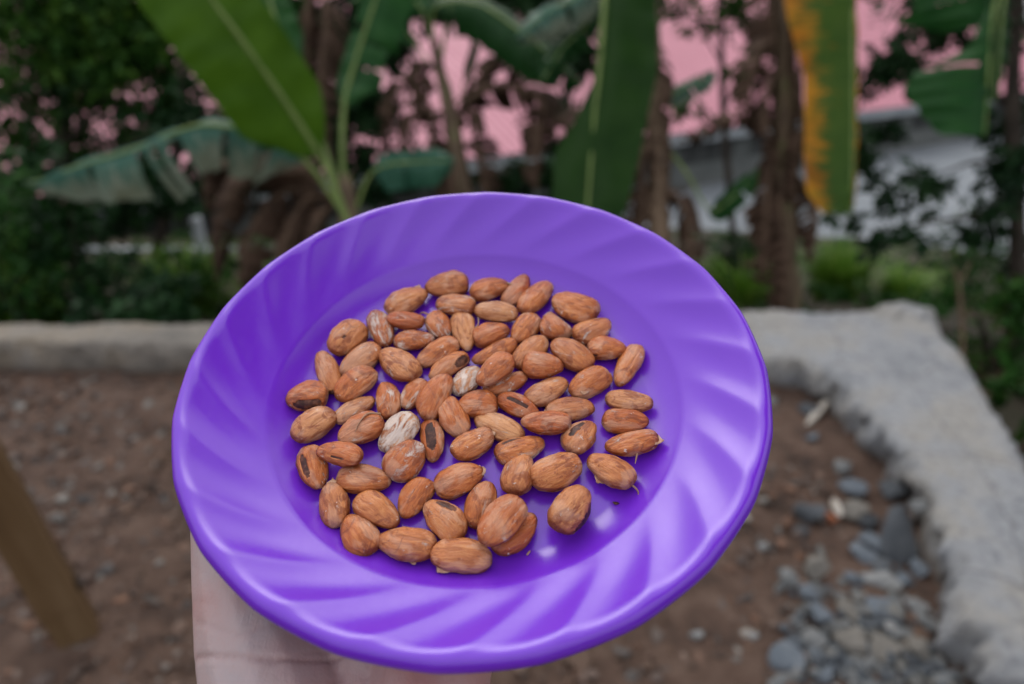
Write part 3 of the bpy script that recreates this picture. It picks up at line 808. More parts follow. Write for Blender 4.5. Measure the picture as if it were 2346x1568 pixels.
# fallen leaves and low ground cover on the slope: nobody could count them
rng = np.random.default_rng(5)
bl = []
for k in range(60):
    x, y = rng.uniform(-5, 6), rng.uniform(3.5, 11)
    bl.append(((x, y, hill_h(x, y) + .02), (.5, .5, .02), 40))
for k in range(14):
    x, y = rng.uniform(2.1, 3.2), rng.uniform(1.2, 4.5)
    bl.append(((x, y, hill_h(x, y) + .02), (.4, .4, .02), 60))
tag(leaf_cloud('leaf_litter', bl, M['lf_litter'], None, 9, (.04, .1), up=2), 'brown fallen leaves scattered over the slope', 'leaves', kind='stuff')
bl = []
for k in range(260):
    x, y = rng.uniform(-7, 8), rng.uniform(3.6, 13)
    bl.append(((x, y, hill_h(x, y) + .1), (.35, .35, .12), 50))
tag(leaf_cloud('ground_cover', bl, M['lf_shrub'], None, 10, (.05, .1)), 'low green weeds covering the slope', 'weeds', kind='stuff')
# dry twig at right
tw = P(2190, 860, 3.7)
tv, tf = tube([Vector((tw.x, tw.y, hill_h(tw.x, tw.y) - .03)), P(2205, 800, 3.7), P(2195, 640, 3.75), P(2175, 610, 3.75)], [.012, .011, .008, .004], seg=6, n=24, rough=.3)
o = mesh_obj('dry_stalk', tv, tf, M['ribdry'])
tag(o, 'thin dry upright stalk beyond the wall corner at right', 'stalk')
tv, tf = tube([P(2196, 650, 3.75), P(2215, 620, 3.75), P(2225, 600, 3.75)], [.006, .005, .003], seg=5, n=10)
mesh_obj('side_twig', tv, tf, M['ribdry'], o)

# woods on the far side of the valley, read as one mass
bl = []
for k in range(70):
    a = R(-115 + k * 230 / 69)
    d = rng.uniform(48, 62)
    bl.append(((math.sin(a) * d, math.cos(a) * d, rng.uniform(-1.5, 2.0)), (4.5, 4.5, 4.2), 130))
tag(leaf_cloud('woods', bl, M['lf_tree'], None, 30, (.9, 1.7)), 'far woods beyond the building', 'woods', kind='stuff')
# ------------------------------------------------------------------ rubble and gravel on the terrace
def G(px, py, z=0.0):
    a, b = P(px, py, 1.0), Vector((0, 0, CAM_Z))
    d = a - b
    return b + d * ((z - CAM_Z) / d.z)
SM = {
    'grey': noise_mat('stone_grey', [(.3, (.11, .118, .12)), (.7, (.19, .195, .19))], scale=25, bump=.5, bscale=90, bdist=.004),
    'blue': noise_mat('stone_blue', [(.3, (.085, .105, .125)), (.7, (.15, .17, .19))], scale=25, bump=.4, bscale=90, bdist=.004),
    'pale': noise_mat('stone_pale', [(.3, (.17, .178, .18)), (.7, (.26, .265, .255))], scale=25, bump=.5, bscale=90, bdist=.004),
    'tan': noise_mat('stone_tan', [(.3, (.12, .113, .10)), (.7, (.19, .178, .155))], scale=25, bump=.5, bscale=90, bdist=.004),
    'dark': noise_mat('stone_dark', [(.3, (.05, .058, .066)), (.7, (.09, .098, .105))], scale=25, bump=.5, bscale=90, bdist=.004),
    'brick': noise_mat('stone_brick', [(.3, (.25, .085, .04)), (.7, (.36, .14, .075))], scale=25, bump=.5, bscale=90, bdist=.004)}
def stone_mesh(sx, sy, sz, seed, npts=16, boxy=.5):
    rng = random.Random(seed)
    bm = bmesh.new()
    for k in range(npts):
        v = Vector((rng.gauss(0, 1), rng.gauss(0, 1), rng.gauss(0, 1))).normalized()
        mx = max(abs(v.x), abs(v.y), abs(v.z))
        v = v * ((1 - boxy) + boxy / mx)
        bm.verts.new((v.x * sx, v.y * sy, v.z * sz))
    bmesh.ops.convex_hull(bm, input=bm.verts)
    for v in [v for v in bm.verts if not v.link_faces]: bm.verts.remove(v)
    bmesh.ops.bevel(bm, geom=list(bm.edges), offset=min(sx, sy, sz) * .07, segments=1, affect='EDGES', profile=.6)
    me = bpy.data.meshes.new('stone')
    bm.to_mesh(me); bm.free()
    return me
RUB = 'broken stones heaped beside the wall'
ZX, ZY, ZS = 1524.0, 1089.0, .3502
STONES = [  # position in the heap, width, height in the picture, colour, label
    (790, 1190, 250, 240, 'blue', 'flat square blue-grey stone slab, front left corner of the rubble heap'),
    (950, 1090, 190, 150, 'grey', 'grey stone touching the back of the flat square slab'),
    (1200, 1090, 220, 190, 'tan', 'brownish-grey blocky stone in the middle of the rubble heap'),
    (1000, 620, 210, 170, 'tan', 'beige rounded stone at the back left of the rubble heap'),
    (800, 680, 130, 130, 'grey', 'grey stone lying alone just left of the rubble heap'),
    (940, 250, 210, 160, 'dark', 'round dark grey stone half sunk in earth, farthest from the rubble heap'),
    (1240, 240, 190, 150, 'tan', 'dull brown stone half buried near the wall above the heap'),
    (1470, 430, 250, 380, 'dark', 'large dark slab leaning against the concrete wall'),
    (1585, 380, 110, 130, 'grey', 'small light chip lying on the large dark leaning slab'),
    (1290, 520, 140, 190, 'blue', 'upright bluish stone left of the large dark slab'),
    (1400, 690, 270, 160, 'pale', 'wide pinkish-pale stone below the large dark slab'),
    (1020, 910, 160, 150, 'blue', 'rounded blue stone at the left edge of the rubble heap'),
    (1220, 880, 160, 190, 'tan', 'triangular tan stone in the middle of the rubble heap'),
    (1390, 870, 220, 150, 'blue', 'flat blue stone right of the triangular tan stone'),
    (1640, 860, 140, 130, 'pale', 'pale stone wedged against the foot of the wall'),
    (930, 770, 110, 110, 'blue', 'small bluish stone just above the rounded blue stone at the heap edge'), (1130, 770, 110, 100, 'grey', 'small grey stone below the beige rounded stone'),
    (1410, 1130, 170, 190, 'tan', 'tan upright stone at the front of the rubble heap'),
    (1650, 1140, 170, 190, 'tan', 'dark tan stone at the front of the heap next to the wall'),
    (1540, 1150, 100, 110, 'tan', 'small tan stone between the two tan stones at the heap front'), (1310, 1235, 110, 90, 'pale', 'small pale stone in front of the brownish-grey blocky stone'), (1020, 1300, 130, 120, 'blue', 'bluish stone at the bottom edge right of the flat square slab'),
    (1150, 1195, 100, 70, 'grey', 'small grey stone in front of and left of the brownish-grey blocky stone'), (1560, 1040, 200, 90, 'grey', 'thin flat grey stone behind the tan stones at the heap front'), (1880, 1190, 140, 110, 'pale', 'pale stone fragment on the wall foot at the bottom right'),
    (1440, 1310, 130, 100, 'dark', 'dark stone at the bottom edge below the tan upright stone'), (1200, 1310, 130, 110, 'grey', 'grey stone at the bottom edge in the middle of the heap'), (1800, 1335, 140, 100, 'grey', 'grey stone in the bottom corner between the heap and the wall'),
    (740, 1350, 200, 90, 'grey', 'grey slab cut by the bottom edge below the flat square slab'), (1600, 1300, 130, 100, 'dark', 'dark stone at the bottom edge below the dark tan stone'), (1320, 990, 110, 90, 'dark', 'small dark stone in the gap below the triangular tan stone'),
    (1110, 990, 120, 90, 'grey', 'grey stone between the rounded blue and the brownish-grey blocky stones'), (1500, 960, 120, 100, 'dark', 'dark stone in the gap below the flat blue stone'), (1560, 700, 120, 100, 'blue', 'bluish stone at the right end of the wide pinkish-pale stone'),
    (1190, 660, 100, 120, 'blue', 'bluish stone between the beige rounded stone and the wide pale stone'), (1660, 620, 120, 140, 'blue', 'bluish stone against the wall right of the large dark slab'), (1700, 960, 110, 160, 'grey', 'grey stone standing against the wall below the pale wedged stone'),
    (1480, 110, 170, 150, 'dark', 'dark stone against the wall at the back of the heap'), (1080, 285, 90, 80, 'brick', 'small orange brick fragment beside the round dark grey stone'), (1420, 1270, 60, 50, 'brick', 'tiny orange brick chip at the front of the rubble heap'),
    (200, 1040, 110, 90, 'pale', 'pale pebble on bare earth well left of the heap'), (580, 1055, 70, 60, 'pale', 'small pale pebble just left of the flat square slab'), (640, 470, 70, 60, 'pale', 'small pale pebble on bare earth beside the plate rim'),
    (1730, 1250, 110, 130, 'dark', 'dark stone at the wall foot right of the dark tan stone'), (1850, 1060, 130, 120, 'blue', 'bluish lump on the wall foot right of the heap'), (980, 1190, 100, 80, 'grey', 'small grey stone touching the right side of the flat square slab')]
for k, (zx, zy, zw, zh, tone, lab) in enumerate(STONES):
    g = G(ZX + zx * ZS, ZY + zy * ZS + zh * ZS * .12)
    Zd = (g - Vector((0, 0, CAM_Z))).dot(Vector((0, CB, -SB)))
    sx = zw * ZS / 1560 * Zd * .53
    sy = zh * ZS / 1560 * Zd * .55
    sz = min(sx, sy) * (.7 if k not in (0, 7) else .45)
    o = link('stone', stone_mesh(sx, sy, sz, 100 + k, npts=20 if k == 0 else 15, boxy=.85 if k == 0 else .55), SM[tone])
    o.location = (g.x, g.y, sz * .55)
    o.rotation_euler = (.15 * math.sin(k * 3.1), .15 * math.cos(k * 1.7), .5 * math.sin(k * 2.3) if k else .08)
    if k == 7:
        o.location.z = sy * .55; o.rotation_euler = (R(35), R(-14), R(-12))
    if k == 8: o.location.z = .12
    tag(o, lab, 'stone', RUB)
# crumbled chunks along the foot of the right wall, nearer and farther
LUMP = {0: 'fourth', 1: 'fifth', 2: 'sixth', 3: 'seventh', 4: 'eighth', 5: 'third', 6: 'second', 7: 'first', 8: 'ninth'}
for k, (x, y, s, tone) in enumerate([(1.16, 2.20, .035, 'blue'), (1.20, 2.02, .04, 'grey'), (1.18, 1.9, .05, 'blue'), (1.16, 1.74, .045, 'dark'), (1.12, 1.62, .05, 'blue'), (1.22, 2.4, .05, 'dark'), (1.1, 2.48, .03, 'grey'), (1.0, 2.5, .028, 'blue'), (1.1, 1.52, .04, 'dark')]):
    o = link('stone', stone_mesh(s, s * .8, s * .6, 300 + k), SM[tone])
    o.location = (x, y, s * .3); o.rotation_euler = (0, 0, k * 1.3)
    tag(o, LUMP[k] + ' crumbled concrete lump at the wall foot, counted from the inner corner', 'stone', 'crumbled lumps at the wall foot')
# pale wood chip and shard
chip = noise_mat('woodchip', [(.3, (.34, .31, .26)), (.7, (.48, .45, .4))], scale=30, stretch=(1, .2, 1))
def shard(name, label, a, b, wd, th, mat):
    d = (b - a); L = d.length; d.normalize(); s = d.cross(Vector((0, 0, 1))).normalized()
    V = []
    for t, q in ((0, .35), (.2, .9), (.6, 1), (.9, .7), (1, .2)):
        c = a + d * L * t
        for sx, z in ((-1, 0), (-.8, 1), (.8, 1), (1, 0)): V.append(c + s * wd * q * sx + Vector((0, 0, th * z * q)))
    F = [(i * 4 + j, i * 4 + j + 1, i * 4 + 5 + j, i * 4 + 4 + j) for i in range(4) for j in range(3)] + [(0, 4, 7, 3), (4, 8, 11, 7), (8, 12, 15, 11), (12, 16, 19, 15), (0, 1, 2, 3), (16, 19, 18, 17)]
    o = mesh_obj(name, V, F, mat, smooth=False)
    return tag(o, label, 'wood chip')
shard('wood_chip', 'long pale wood chip on the earth inside the wall corner', G(1848, 975, .012), G(1900, 915, .02), .016, .012, chip)
shard('wood_chip', 'short pale wood chip beside the round dark grey stone', G(1908, 1145, .012), G(1925, 1185, .02), .014, .012, chip)

# gravel: thousands of little pebbles
rng = np.random.default_rng(3)
ico = bmesh.new(); bmesh.ops.create_icosphere(ico, subdivisions=1, radius=1)
IV = np.array([v.co[:] for v in ico.verts]); IF = np.array([[v.index for v in f.verts] for f in ico.faces]); ico.free()
N = 15000
gx_ = rng.uniform(-2.6, 1.15, N); gy_ = rng.uniform(.75, 2.72, N)
keep = (gx_ < -.2) | (rng.random(N) < .75)
gx_, gy_ = gx_[keep], gy_[keep]; N = len(gx_)
rad = .003 + .016 * rng.random(N) ** 4
VV = IV[None] * (rad[:, None, None] * (1 + .35 * rng.normal(size=(N, 12, 1)))) * np.array([1, 1, .7]) * (1 + .3 * rng.normal(size=(N, 1, 3)))
VV[:, :, 0] += gx_[:, None]; VV[:, :, 1] += gy_[:, None]; VV[:, :, 2] += rad[:, None] * .25
FF = IF[None] + (np.arange(N) * 12)[:, None, None]
me = bpy.data.meshes.new('gravel')
me.from_pydata(VV.reshape(-1, 3).tolist(), [], FF.reshape(-1, 3).tolist())
at = me.attributes.new('tint', 'FLOAT', 'POINT'); at.data.foreach_set('value', np.repeat(rng.random(N), 12))
gm, gt, gb = new_mat('gravel')
ga = nd(gt, 'ShaderNodeAttribute', attribute_name='tint')
gt.links.new(ramp(gt, [(0, (.035, .026, .022)), (.3, (.11, .065, .042)), (.5, (.075, .074, .072)), (.75, (.16, .085, .052)), (.95, (.14, .132, .12)), (1, (.27, .25, .22))], ga.outputs['Fac']), gb.inputs['Base Color'])
gb.inputs['Roughness'].default_value = .9
tag(link('gravel', me, gm), 'small brown and grey gravel strewn on the red earth', 'gravel', kind='stuff')

# fine broken stone between the rubble
N = 900
gx_ = rng.normal(.93, .16, N); gy_ = rng.normal(1.16, .17, N)
keep = (gx_ < 1.16) & (gx_ > .62 + .25 * (gy_ - .9)) & (gy_ < 1.75)
gx_, gy_ = gx_[keep], gy_[keep]; N = len(gx_)
rad = .005 + .016 * rng.random(N) ** 2.5
VV = IV[None] * (rad[:, None, None] * (1 + .25 * rng.normal(size=(N, 12, 1)))) * (1 + .35 * rng.normal(size=(N, 1, 3)))
VV[:, :, 0] += gx_[:, None]; VV[:, :, 1] += gy_[:, None]; VV[:, :, 2] += rad[:, None] * .4
FF = IF[None] + (np.arange(N) * 12)[:, None, None]
me = bpy.data.meshes.new('stone_chips')
me.from_pydata(VV.reshape(-1, 3).tolist(), [], FF.reshape(-1, 3).tolist())
at = me.attributes.new('tint', 'FLOAT', 'POINT'); at.data.foreach_set('value', np.repeat(rng.random(N), 12))
gm, gt, gb = new_mat('stone_chips')
ga = nd(gt, 'ShaderNodeAttribute', attribute_name='tint')
gt.links.new(ramp(gt, [(0, (.04, .045, .05)), (.35, (.085, .1, .115)), (.6, (.13, .125, .11)), (.9, (.16, .175, .18)), (1, (.25, .25, .24))], ga.outputs['Fac']), gb.inputs['Base Color'])
gb.inputs['Roughness'].default_value = .9
tag(link('stone_chips', me, gm), 'small grey stone chips filling the rubble heap', 'stone chips', kind='stuff')

# ------------------------------------------------------------------ the plate
PO = Vector((-.01573, .25824, 1.34653))
PU, PV, PN = Vector((.99967, -.00948, .02399)), Vector((0, .92999, .36758)), Vector((-.0258, -.36746, .92968))
PM = Matrix(((PU.x, PV.x, PN.x, PO.x), (PU.y, PV.y, PN.y, PO.y), (PU.z, PV.z, PN.z, PO.z), (0, 0, 0, 1)))
def plate_mat():
    m, t, b = new_mat('violet_plastic')
    co = nd(t, 'ShaderNodeTexCoord').outputs['Object']
    n = nd(t, 'ShaderNodeTexNoise', i_Scale=30, i_Detail=4)
    t.links.new(co, n.inputs['Vector'])
    t.links.new(ramp(t, [(.3, (.152, .021, .56)), (.7, (.163, .024, .585))], n.outputs[0]), b.inputs['Base Color'])
    n2 = nd(t, 'ShaderNodeTexNoise', i_Scale=220, i_Detail=6, i_Roughness=.7)
    t.links.new(co, n2.inputs['Vector'])
    # faint wiping scratches
    mp = nd(t, 'ShaderNodeMapping'); mp.inputs['Scale'].default_value = (900, 40, 40); mp.inputs['Rotation'].default_value = (0, 0, .6)
    t.links.new(co, mp.inputs[0])
    n3 = nd(t, 'ShaderNodeTexNoise', i_Scale=1, i_Detail=2)
    t.links.new(mp.outputs[0], n3.inputs['Vector'])
    ad = nd(t, 'ShaderNodeMath', operation='MULTIPLY_ADD'); ad.inputs[1].default_value = .5
    t.links.new(n3.outputs[0], ad.inputs[0]); t.links.new(n2.outputs[0], ad.inputs[2])
    rr = ramp(t, [(.4, (.17,) * 3), (1.0, (.27,) * 3)], ad.outputs[0])
    t.links.new(rr, b.inputs['Roughness'])
    bp = nd(t, 'ShaderNodeBump', i_Strength=.06, i_Distance=.0006)
    t.links.new(n2.outputs[0], bp.inputs['Height']); t.links.new(bp.outputs[0], b.inputs['Normal'])
    b.inputs['Specular IOR Level'].default_value = .7
    b.inputs['Subsurface Weight'].default_value = .12
    b.inputs['Subsurface Radius'].default_value = (.003, .001, .006)
    b.inputs['Subsurface Scale'].default_value = 1.0
    return m
M['plate'] = plate_mat()
NA = 432
def sst(a, b, x):
    x = min(1, max(0, (x - a) / (b - a)))
    return x * x * (3 - 2 * x)
prof = []
for k in range(10): prof.append((.0745 * (k / 10) ** .8 + .0004, .0006 * (1 - (k / 10) ** 2), 0))
for k in range(15):                                   # soft step from the floor up into the sloping rim
    s = k / 14
    prof.append((.0745 + .0135 * s, .0076 * s ** 1.6, 0))
for k in range(1, 21):
    s = k / 20
    prof.append((.088 + .0255 * s, .0076 + .0169 * (s - .04 * math.sin(s * math.pi)), 0))
prof += [(.1148, .02515, 0), (.1160, .0255, 0), (.1172, .0254, 0), (.1182, .0249, 0), (.1190, .0241, 0), (.1196, .0231, 0), (.1199, .0221, 0), (.1199, .0212, 0), (.1195, .0206, 0), (.1188, .0205, 0)]
NT = len(prof)
prof += [(.1178, .0212, 0), (.115, .0218, 0), (.105, .0145, 0), (.0945, .0070, 0), (.089, .0032, 0), (.083, .0000, 0), (.0775, -.0005, 0), (.0755, -.0038, 0), (.0735, -.0045, 0), (.0715, -.0042, 0), (.070, -.0026, 0), (.04, -.0024, 0), (.0004, -.0022, 0)]
def flute(r, a):
    ph = 24 * (a - .34 * (.1175 - r) / .03) + .6
    s = 1 - math.sqrt(math.sin(ph / 2) ** 2 + .015)
    env = sst(.0875, .106, r) * (1 - .9 * sst(.1125, .1175, r))
    return s, env
V, F = [], []
for k, (r, z, _) in enumerate(prof):
    for j in range(NA):
        a = j / NA * 2 * math.pi
        s, env = flute(r, a)
        dz = .00145 * env * (s - .3)
        rr = r + (.0004 * (s - .3) * sst(.11, .119, r))
        V.append((rr * math.cos(a), rr * math.sin(a), z + dz + .0003 * math.sin(3 * a + 1) * (r / .12) ** 2))
for k in range(len(prof) - 1):
    for j in range(NA):
        j2 = (j + 1) % NA
        F.append((k * NA + j, k * NA + j2, (k + 1) * NA + j2, (k + 1) * NA + j))
F.append(tuple(range(NA))[::-1])
F.append(tuple((len(prof) - 1) * NA + j for j in range(NA)))
F = [tuple(reversed(f)) for f in F]
full = bpy.data.meshes.new('plate_full')
full.from_pydata(V, [], F); full.update()
bmn = bmesh.new(); bmn.from_mesh(full); bmesh.ops.recalc_face_normals(bmn, faces=bmn.faces)
bmn.normal_update()
vn = [v.normal.copy() for v in bmn.verts]
fl_ = [[v.index for v in f.verts] for f in bmn.faces]
bmn.free()
plate = empty('plate')
plate.matrix_basis = PM
tag(plate, 'violet plastic plate with a swirled fluted rim, holding the cocoa beans', 'plate')
cut0, cut1 = 17, 47
def ring(v): return v // NA
groups = {'well': [], 'rim': []}
for f in fl_:
    k = sum(ring(v) for v in f) / len(f)
    groups['rim' if 22 < k < NT + 4 else 'well'].append(f)
for nm, fs in groups.items():
    used = sorted({v for f in fs for v in f}); ix = {v: i for i, v in enumerate(used)}
    me = bpy.data.meshes.new(nm)
    me.from_pydata([V[v] for v in used], [], [[ix[v] for v in f] for f in fs])
    me.polygons.foreach_set('use_smooth', [True] * len(me.polygons))
    me.normals_split_custom_set_from_vertices([vn[v] for v in used])
    link(nm, me, M['plate'], plate, Matrix())

# ------------------------------------------------------------------ the beans
def bean_mat():
    m, t, b = new_mat('bean_skin')
    tc = nd(t, 'ShaderNodeTexCoord').outputs['Object']
    oi = nd(t, 'ShaderNodeObjectInfo')
    off = nd(t, 'ShaderNodeVectorMath', operation='SCALE'); off.inputs['Scale'].default_value = 7.0
    t.links.new(oi.outputs['Location'], off.inputs[0])
    # per-bean shift of the pattern
    cmb = nd(t, 'ShaderNodeCombineXYZ')
    mu = nd(t, 'ShaderNodeMath', operation='MULTIPLY'); mu.inputs[1].default_value = 3.7
    t.links.new(oi.outputs['Random'], mu.inputs[0])
    for q in range(3): t.links.new(mu.outputs[0], cmb.inputs[q])
    sh = nd(t, 'ShaderNodeVectorMath', operation='ADD')
    t.links.new(tc, sh.inputs[0]); t.links.new(cmb.outputs[0], sh.inputs[1])
    def nz(scale, st, det=4, ro=.6, dist=0):
        mp = nd(t, 'ShaderNodeMapping'); mp.inputs['Scale'].default_value = st
        t.links.new(sh.outputs[0], mp.inputs[0])
        n = nd(t, 'ShaderNodeTexNoise', i_Scale=scale, i_Detail=det, i_Roughness=ro, i_Distortion=dist)
        t.links.new(mp.outputs[0], n.inputs['Vector'])
        return n.outputs[0]
    fib = nz(760, (.16, 1, 1), 6, .7, .6)      # long fibres
    vein = nz(330, (.2, 1, 1), 3, .5, 1.2)
    blot = nz(120, (.8, 1, 1), 6, .68, 1.2)
    fine = nz(1500, (.5, 1, 1), 3)
    tone = nd(t, 'ShaderNodeAttribute', attribute_type='OBJECT', attribute_name='tone').outputs['Fac']
    bloom = nd(t, 'ShaderNodeAttribute', attribute_type='OBJECT', attribute_name='bloom').outputs['Fac']
    base = ramp(t, [(.28, (.35, .085, .022)), (.5, (.51, .158, .042)), (.74, (.66, .28, .095))], fib)
    # tone: pale straw at +1, brick red at -1
    def mixc(fac, a, bcol, mode='MIX'):
        x = nd(t, 'ShaderNodeMix', data_type='RGBA', blend_type=mode)
        for s, i in ((fac, 0), (a, 6), (bcol, 7)):
            if hasattr(s, 'is_output'): t.links.new(s, x.inputs[i])
            else: x.inputs[i].default_value = s if i == 0 else (*s, 1)
        return x.outputs[2]
    def mth(op, a, bb, clamp=False):
        x = nd(t, 'ShaderNodeMath', operation=op, use_clamp=clamp)
        for k, s in enumerate((a, bb)):
            if hasattr(s, 'is_output'): t.links.new(s, x.inputs[k])
            else: x.inputs[k].default_value = s
        return x.outputs[0]
    pale = mth('MULTIPLY', tone, .75, True)
    red = mth('MULTIPLY', tone, -.8, True)
    c = mixc(pale, base, mixc(.5, base, (.66, .42, .22)))
    c = mixc(red, c, mixc(1.0, c, (.80, .52, .42), 'MULTIPLY'))
    c = mixc(ramp(t, [(.54, (0, 0, 0)), (.59, (.75,) * 3)], blot), c, (.24, .06, .022))      # brown smears
    c = mixc(ramp(t, [(.36, (.5,) * 3), (.42, (0, 0, 0))], vein), c, (.22, .055, .02))   # dark veins
    # darker skin in broad random patches
    c = mixc(mth('MULTIPLY', ramp(t, [(.4, (1, 1, 1)), (.5, (0, 0, 0))], nz(60, (1, 1, 1), 2)), .3), c, (.30, .10, .045))
    rim = nd(t, 'ShaderNodeAttribute', attribute_name='edge').outputs['Fac']      # redder skin round the seam, darkened in place of edge shade
    c = mixc(mth('MULTIPLY', mth('MULTIPLY', rim, mth('ADD', .42, blot)), .95, True), c, (.19, .042, .012))
    film = ramp(t, [(.50, (0, 0, 0)), (.60, (.38,) * 3)], nz(105, (.7, 1, 1), 4, .55, .6))      # pale dried film in patches, with sheen put into the colour
    c = mixc(film, c, (.66, .40, .26))
    # white dried pulp, also painted for silvery sheen and small highlights
    pb = nz(190, (.4, 1, 1), 8, .75, .8)
    thr = mth('SUBTRACT', .645, mth('MULTIPLY', bloom, .21))
    wm = mth('MULTIPLY', mth('SUBTRACT', pb, thr), 11, True)
    wm = mth('MULTIPLY', wm, mth('MINIMUM', mth('MULTIPLY', bloom, 6), .75))
    c = mixc(wm, c, (.68, .62, .56))
    flk = nd(t, 'ShaderNodeTexVoronoi', i_Scale=210.0, feature='F1')
    dst = nd(t, 'ShaderNodeVectorMath', operation='ADD')
    t.links.new(sh.outputs[0], dst.inputs[0])
    wob = nd(t, 'ShaderNodeTexNoise', i_Scale=700, i_Detail=3)
    t.links.new(sh.outputs[0], wob.inputs['Vector'])
    wsc = nd(t, 'ShaderNodeVectorMath', operation='SCALE'); wsc.inputs['Scale'].default_value = .006
    t.links.new(wob.outputs['Color'], wsc.inputs[0]); t.links.new(wsc.outputs[0], dst.inputs[1])
    t.links.new(dst.outputs[0], flk.inputs['Vector'])
    fk = mth('MULTIPLY', ramp(t, [(.10, (1, 1, 1)), (.16, (0, 0, 0))], flk.outputs['Distance']), ramp(t, [(.56, (0, 0, 0)), (.60, (1, 1, 1))], nz(90, (1, 1, 1), 3)))
    c = mixc(mth('MULTIPLY', fk, .7), c, (.70, .64, .58))
    t.links.new(c, b.inputs['Base Color'])
    ro = mth('ADD', .18, mth('MULTIPLY', blot, .26))
    t.links.new(ro, b.inputs['Roughness'])
    b.inputs['Specular IOR Level'].default_value = .33
    hgt = mth('ADD', mth('MULTIPLY', fib, 1.0), mth('ADD', mth('MULTIPLY', vein, 1.2), mth('ADD', mth('MULTIPLY', fine, .35), mth('MULTIPLY', wm, .5))))
    bp = nd(t, 'ShaderNodeBump', i_Strength=.8, i_Distance=.0006)
    t.links.new(hgt, bp.inputs['Height']); t.links.new(bp.outputs[0], b.inputs['Normal'])
    return m
M['bean'] = bean_mat()
M['kernel'] = noise_mat('bean_kernel', [(.35, (.03, .012, .01)), (.52, (.075, .028, .02)), (.68, (.22, .09, .05))], scale=260, rough=.4, bump=.5, bscale=500, bdist=.0006, spec=.25)
M['film'] = noise_mat('pulp_skin', [(.3, (.42, .2, .1)), (.7, (.55, .36, .25))], scale=300, rough=.5, bump=.4, bdist=.0005)
M['fibre'] = noise_mat('fibre', [(.3, (.33, .18, .1)), (.7, (.45, .28, .18))], scale=300, rough=.7, bump=0)
